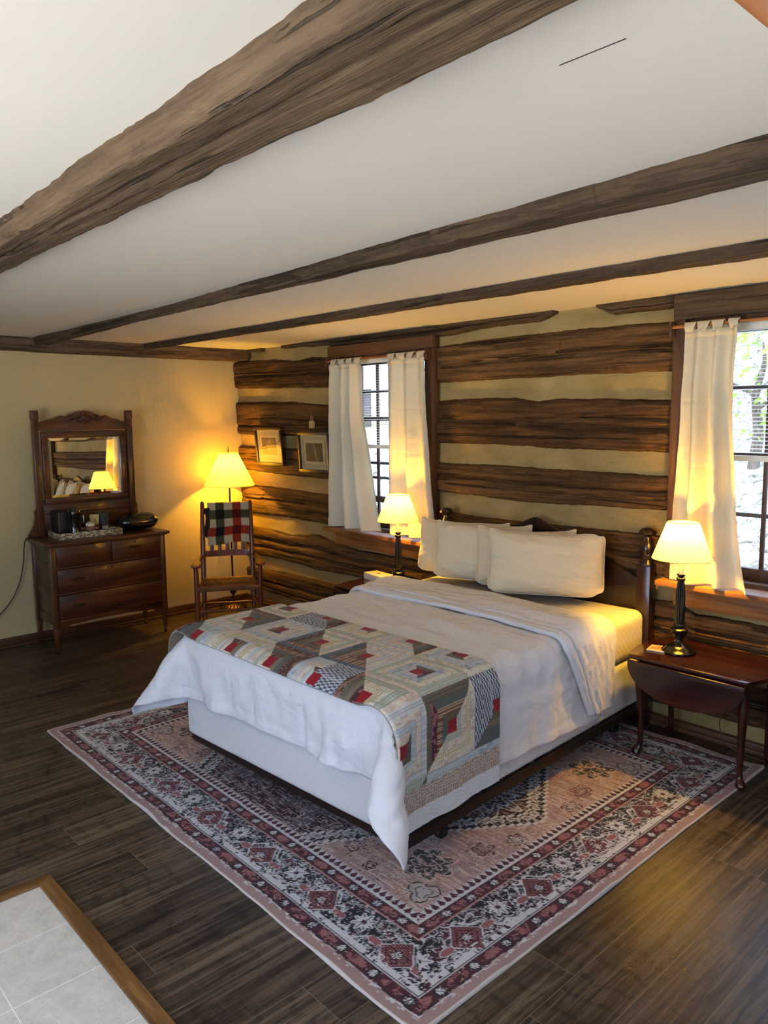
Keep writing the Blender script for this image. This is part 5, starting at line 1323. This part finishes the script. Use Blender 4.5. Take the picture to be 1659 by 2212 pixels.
# saw tooth band
b = (d >= .356) & (d < .405); put(b, maroon)
tri = np.abs((t_ / .034) % 1 - .5) * 2; tri2 = np.abs((t_ / .034 + .5) % 1 - .5) * 2
put(b & ((d - .356) / .049 > .25 + .75 * tri) , wht); put(b & ((d - .356) / .049 < .20 * tri2 + .12), wht); put(b & ((d - .356) / .049 > .72 + .28 * tri), pink2)
# field
f = d >= .405
fieldc = pink[None, None] * (1 + .30 * (abr - .5)[..., None]); fieldc = np.where((abr > .62)[..., None], C3(206, 182, 170), fieldc)
fieldc = np.where(((F1n > .56) & (X > .3))[..., None], fieldc * np.array([1.0, .92, .82]), fieldc)
put(f, fieldc)
def motif(cx, cy, r, col1, line, seed, n=5):
    for sx in (-1, 1):
        for sy in (-1, 1):
            x_, y_ = X - sx * cx, Y - sy * cy; rr = np.hypot(x_, y_); sel = rr < r * 1.6
            a = np.arctan2(y_ * sy, x_ * sx)
            R_ = r * (.55 + .45 * np.abs(np.cos(a * n / 2 + seed))) * (.75 + .5 * F1n)
            put(f & sel & (rr < R_) & (F2n > .36), col1); put(f & sel & (np.abs(rr - R_) < .0045), line)
            put(f & sel & (np.abs(rr - R_ * .55) < .003), line)
dk = C3(62, 60, 62)
put(f & contour(fbm(X * 20, Y * 20, 181, 3), .58, .010), C3(206, 190, 186)); put(f & contour(fbm(X * 24, Y * 24, 182, 3), .38, .007), C3(96, 62, 66))
motif(.93, .60, .115, dk, C3(200, 180, 172), .4, 7)
motif(.62, .72, .05, C3(150, 120, 116), maroon, .8); motif(1.02, .36, .05, C3(150, 120, 116), maroon, .2)
motif(.78, .78, .03, C3(190, 170, 164), maroon, .1); motif(1.05, .75, .065, C3(176, 168, 168), dk, 1.3, 3); motif(.50, .80, .04, dk, C3(214, 206, 202), 1.0, 3)
motif(.80, .47, .03, maroon, C3(214, 206, 202), .5); motif(1.07, .20, .045, C3(176, 168, 168), maroon, .3, 6); motif(.28, .82, .03, maroon, C3(214, 206, 202), .5)
# medallion with stepped outline
st = .032
Yq = np.round(np.abs(Y) / st) * st; Xq = np.round(np.abs(X) / st) * st
med = np.abs(X) / 1.075 + Yq * .52 / .83 * 1.02 + 0 * Xq
med = np.where(np.abs(X) > .95, np.maximum(med, np.abs(X) / 1.06), med)
inn = f & (med < 1)
put(inn, wht); put(inn & (med < .985), blk); put(inn & (med < .955) & (med > .93), grey)
ring_t = (np.abs(Y) * 1.2 + np.abs(X)) 
rr = np.hypot(((Y / .055) % 1 - .5), (((med - .94) / .05)))
put(inn & (med < .965) & (med > .915) & (rr > .26) & (rr < .42), wht)
put(inn & (med < .915) & (med > .90), wht); put(inn & (med < .90) & (med > .888), blk)
core = f & (med < .888)
mc = maroon[None, None] * (.75 + .6 * (abr - .4)[..., None]); mc = np.where((abr > .60)[..., None], C3(126, 112, 120), mc); mc = np.where((abr < .40)[..., None], C3(44, 26, 34), mc); put(core, mc)
G1 = fbm(np.abs(X) * 13, np.abs(Y) * 13, 95, 3)
put(core & contour(G1, .50, .010), C3(168, 162, 170)); put(core & contour(G1, .60, .012), C3(150, 146, 154)); put(core & (G1 > .66), C3(96, 90, 98))
for cx_ in (0., .74, -.74):
    x_, y_ = np.abs(X - cx_), np.abs(Y); r0 = np.hypot(x_ * 1.0, y_ * .8); a = np.arctan2(y_, x_)
    sh_ = .19 * (.8 + .2 * np.cos(a * 8)); selm = core & (r0 < sh_ * 1.15)
    put(selm & (r0 < sh_), C3(42, 42, 56)); put(selm & (np.abs(r0 - sh_) < .006), wht)
    g = fbm(x_ * 42, y_ * 42, 97, 2); put(selm & (r0 < sh_) & contour(g, .5, .05), C3(180, 182, 196)); put(selm & (np.abs(r0 - sh_ * .62) < .005), wht); put(selm & (np.abs(r0 - sh_ * .3) < .006), C3(180, 182, 196))
wearf = fbm(X * 1.6, Y * 1.6, 98, 3)
put(f & (hch > .80 - .12 * wearf), C3(188, 176, 174))
put((d > .05) & (fbm(X * 120, Y * 120, 99, 2) > .80), C3(170, 150, 148))
Zr = .0065 + .0012 * fbm(Xr * 3, Yr * 3, 60)
edgew = np.exp(-(d / .05) ** 2)
Zr += .012 * edgew * np.clip(fbm(t_ * 4.5, t_ * 0, 61, 2) - .55, 0, 1) * 3
Zr += .008 * np.exp(-((Xr - 3.35 - .05 * (Yr + 2.6)) / .03) ** 2) * np.clip((-1.9 - Yr) / .6, 0, 1)
jx = .010 * (fbm(Yr * 3.0, Yr * 0, 62, 3) - .5) * np.exp(-(dx / .25)); jy = .016 * (fbm(Xr * 3.2, Xr * 0, 63, 3) - .5) * np.exp(-(dy / .25))
Pr = np.stack([Xr + jx, Yr + jy, Zr], -1)
def skirt(P_, C_):
    a0 = P_[:1].copy(); a1 = P_[-1:].copy(); a0[..., 2] = a1[..., 2] = .001
    P_ = np.concatenate([a0, P_, a1], 0); C_ = np.concatenate([C_[:1], C_, C_[-1:]], 0)
    b0 = P_[:, :1].copy(); b1 = P_[:, -1:].copy(); b0[..., 2] = b1[..., 2] = .001
    return np.concatenate([b0, P_, b1], 1), np.concatenate([C_[:, :1], C_, C_[:, -1:]], 1)
Pr, Cr = skirt(Pr, colr)
o = grid_mesh('rug', Pr, M['rug'], None, Cr); tag(o, 'faded maroon, pink and black patterned rug under the bed', 'rug')

# ---------------------------------------------------------------- lights
WARM = (1.0, .51, .03)
for (root, zz), pw in zip(LAMPS, (18, 16, 20)):
    L = bpy.data.lights.new('bulb_light', 'POINT'); L.energy = pw; L.color = WARM; L.shadow_soft_size = .028
    o = bpy.data.objects.new('bulb_light', L); COL.objects.link(o); o.parent = root; o.location = (0, 0, zz)
def portal(loc, rot, sx, sy):
    L = bpy.data.lights.new('window_portal', 'AREA'); L.shape = 'RECTANGLE'; L.size = sx; L.size_y = sy; L.cycles.is_portal = True
    o = bpy.data.objects.new('window_portal', L); COL.objects.link(o); o.location = loc; o.rotation_euler = rot
# area lights point along local -Z
portal((WX1 + .25, (RW[0] + RW[1]) / 2, (RW[2] + RW[3]) / 2), (0, PI / 2, 0), RW[3] - RW[2], RW[1] - RW[0])
portal(((FO[0] + FO[1]) / 2, FY - .25, (FO[2] + FO[3]) / 2), (PI / 2, 0, 0), FO[1] - FO[0], FO[3] - FO[2])
for w_ in (W1, W2): portal(((w_[0] + w_[1]) / 2, .30, (w_[2] + w_[3]) / 2), (-PI / 2, 0, 0), w_[1] - w_[0], w_[3] - w_[2])
W = bpy.data.worlds.new('daylight'); SC.world = W; W.use_nodes = True; nt = W.node_tree; nt.nodes.clear()
bg = nt.nodes.new('ShaderNodeBackground'); ou = nt.nodes.new('ShaderNodeOutputWorld'); tc_ = nt.nodes.new('ShaderNodeTexCoord'); sp = nt.nodes.new('ShaderNodeSeparateXYZ'); rp_ = nt.nodes.new('ShaderNodeValToRGB')
nt.links.new(tc_.outputs['Generated'], sp.inputs[0]); nt.links.new(sp.outputs[2], rp_.inputs[0])
mr_ = nt.nodes.new('ShaderNodeMapRange'); mr_.inputs[1].default_value = -1; mr_.inputs[2].default_value = 1; nt.links.new(sp.outputs[2], mr_.inputs[0]); nt.links.new(mr_.outputs[0], rp_.inputs[0])
rp_.color_ramp.elements[0].position = .42; rp_.color_ramp.elements[0].color = (1.45, 1.44, 1.40, 1); rp_.color_ramp.elements[1].position = .53; rp_.color_ramp.elements[1].color = (.42, .54, .78, 1)
nt.links.new(rp_.outputs[0], bg.inputs[0]); bg.inputs[1].default_value = 5.0; nt.links.new(bg.outputs[0], ou.inputs[0])

# ---------------------------------------------------------------- camera
cam = bpy.data.cameras.new('camera'); co_ = bpy.data.objects.new('camera', cam); COL.objects.link(co_); SC.camera = co_
cam.sensor_fit = 'VERTICAL'; cam.sensor_height = 36; cam.lens = 1660 / 2212 * 36; cam.clip_start = .05
Rm = Matrix(((0.67756, 0.08400, -0.73065), (0.73539, -0.09149, 0.67144), (-0.01044, -0.99226, -0.12376)))
right = Vector(Rm.col[0]); up = -Vector(Rm.col[1]); fwd = Vector(Rm.col[2])
right.normalize(); fwd = (fwd - right * fwd.dot(right)).normalized(); up = right.cross(fwd).normalized()
mw = Matrix.Identity(4)
for i in range(3): mw[i][0] = right[i]; mw[i][1] = up[i]; mw[i][2] = -fwd[i]
mw.translation = Vector((6.35, -4.08, 1.80)); co_.matrix_world = mw

SC.view_settings.view_transform = 'Standard'; SC.view_settings.look = 'None'; SC.view_settings.gamma = 1.0; SC.view_settings.exposure = 1.0; SC.view_settings.use_curve_mapping = False
SC.cycles.use_denoising = True
try: SC.cycles.denoiser = 'OPENIMAGEDENOISE'
except Exception: pass
SC.cycles.use_adaptive_sampling = True; SC.cycles.adaptive_threshold = .09; SC.cycles.adaptive_min_samples = 16
SC.cycles.max_bounces = 6; SC.cycles.diffuse_bounces = 3; SC.cycles.glossy_bounces = 3; SC.cycles.transmission_bounces = 4; SC.cycles.transparent_max_bounces = 12
SC.cycles.sample_clamp_indirect = 6.0; SC.cycles.caustics_reflective = False; SC.cycles.caustics_refractive = False
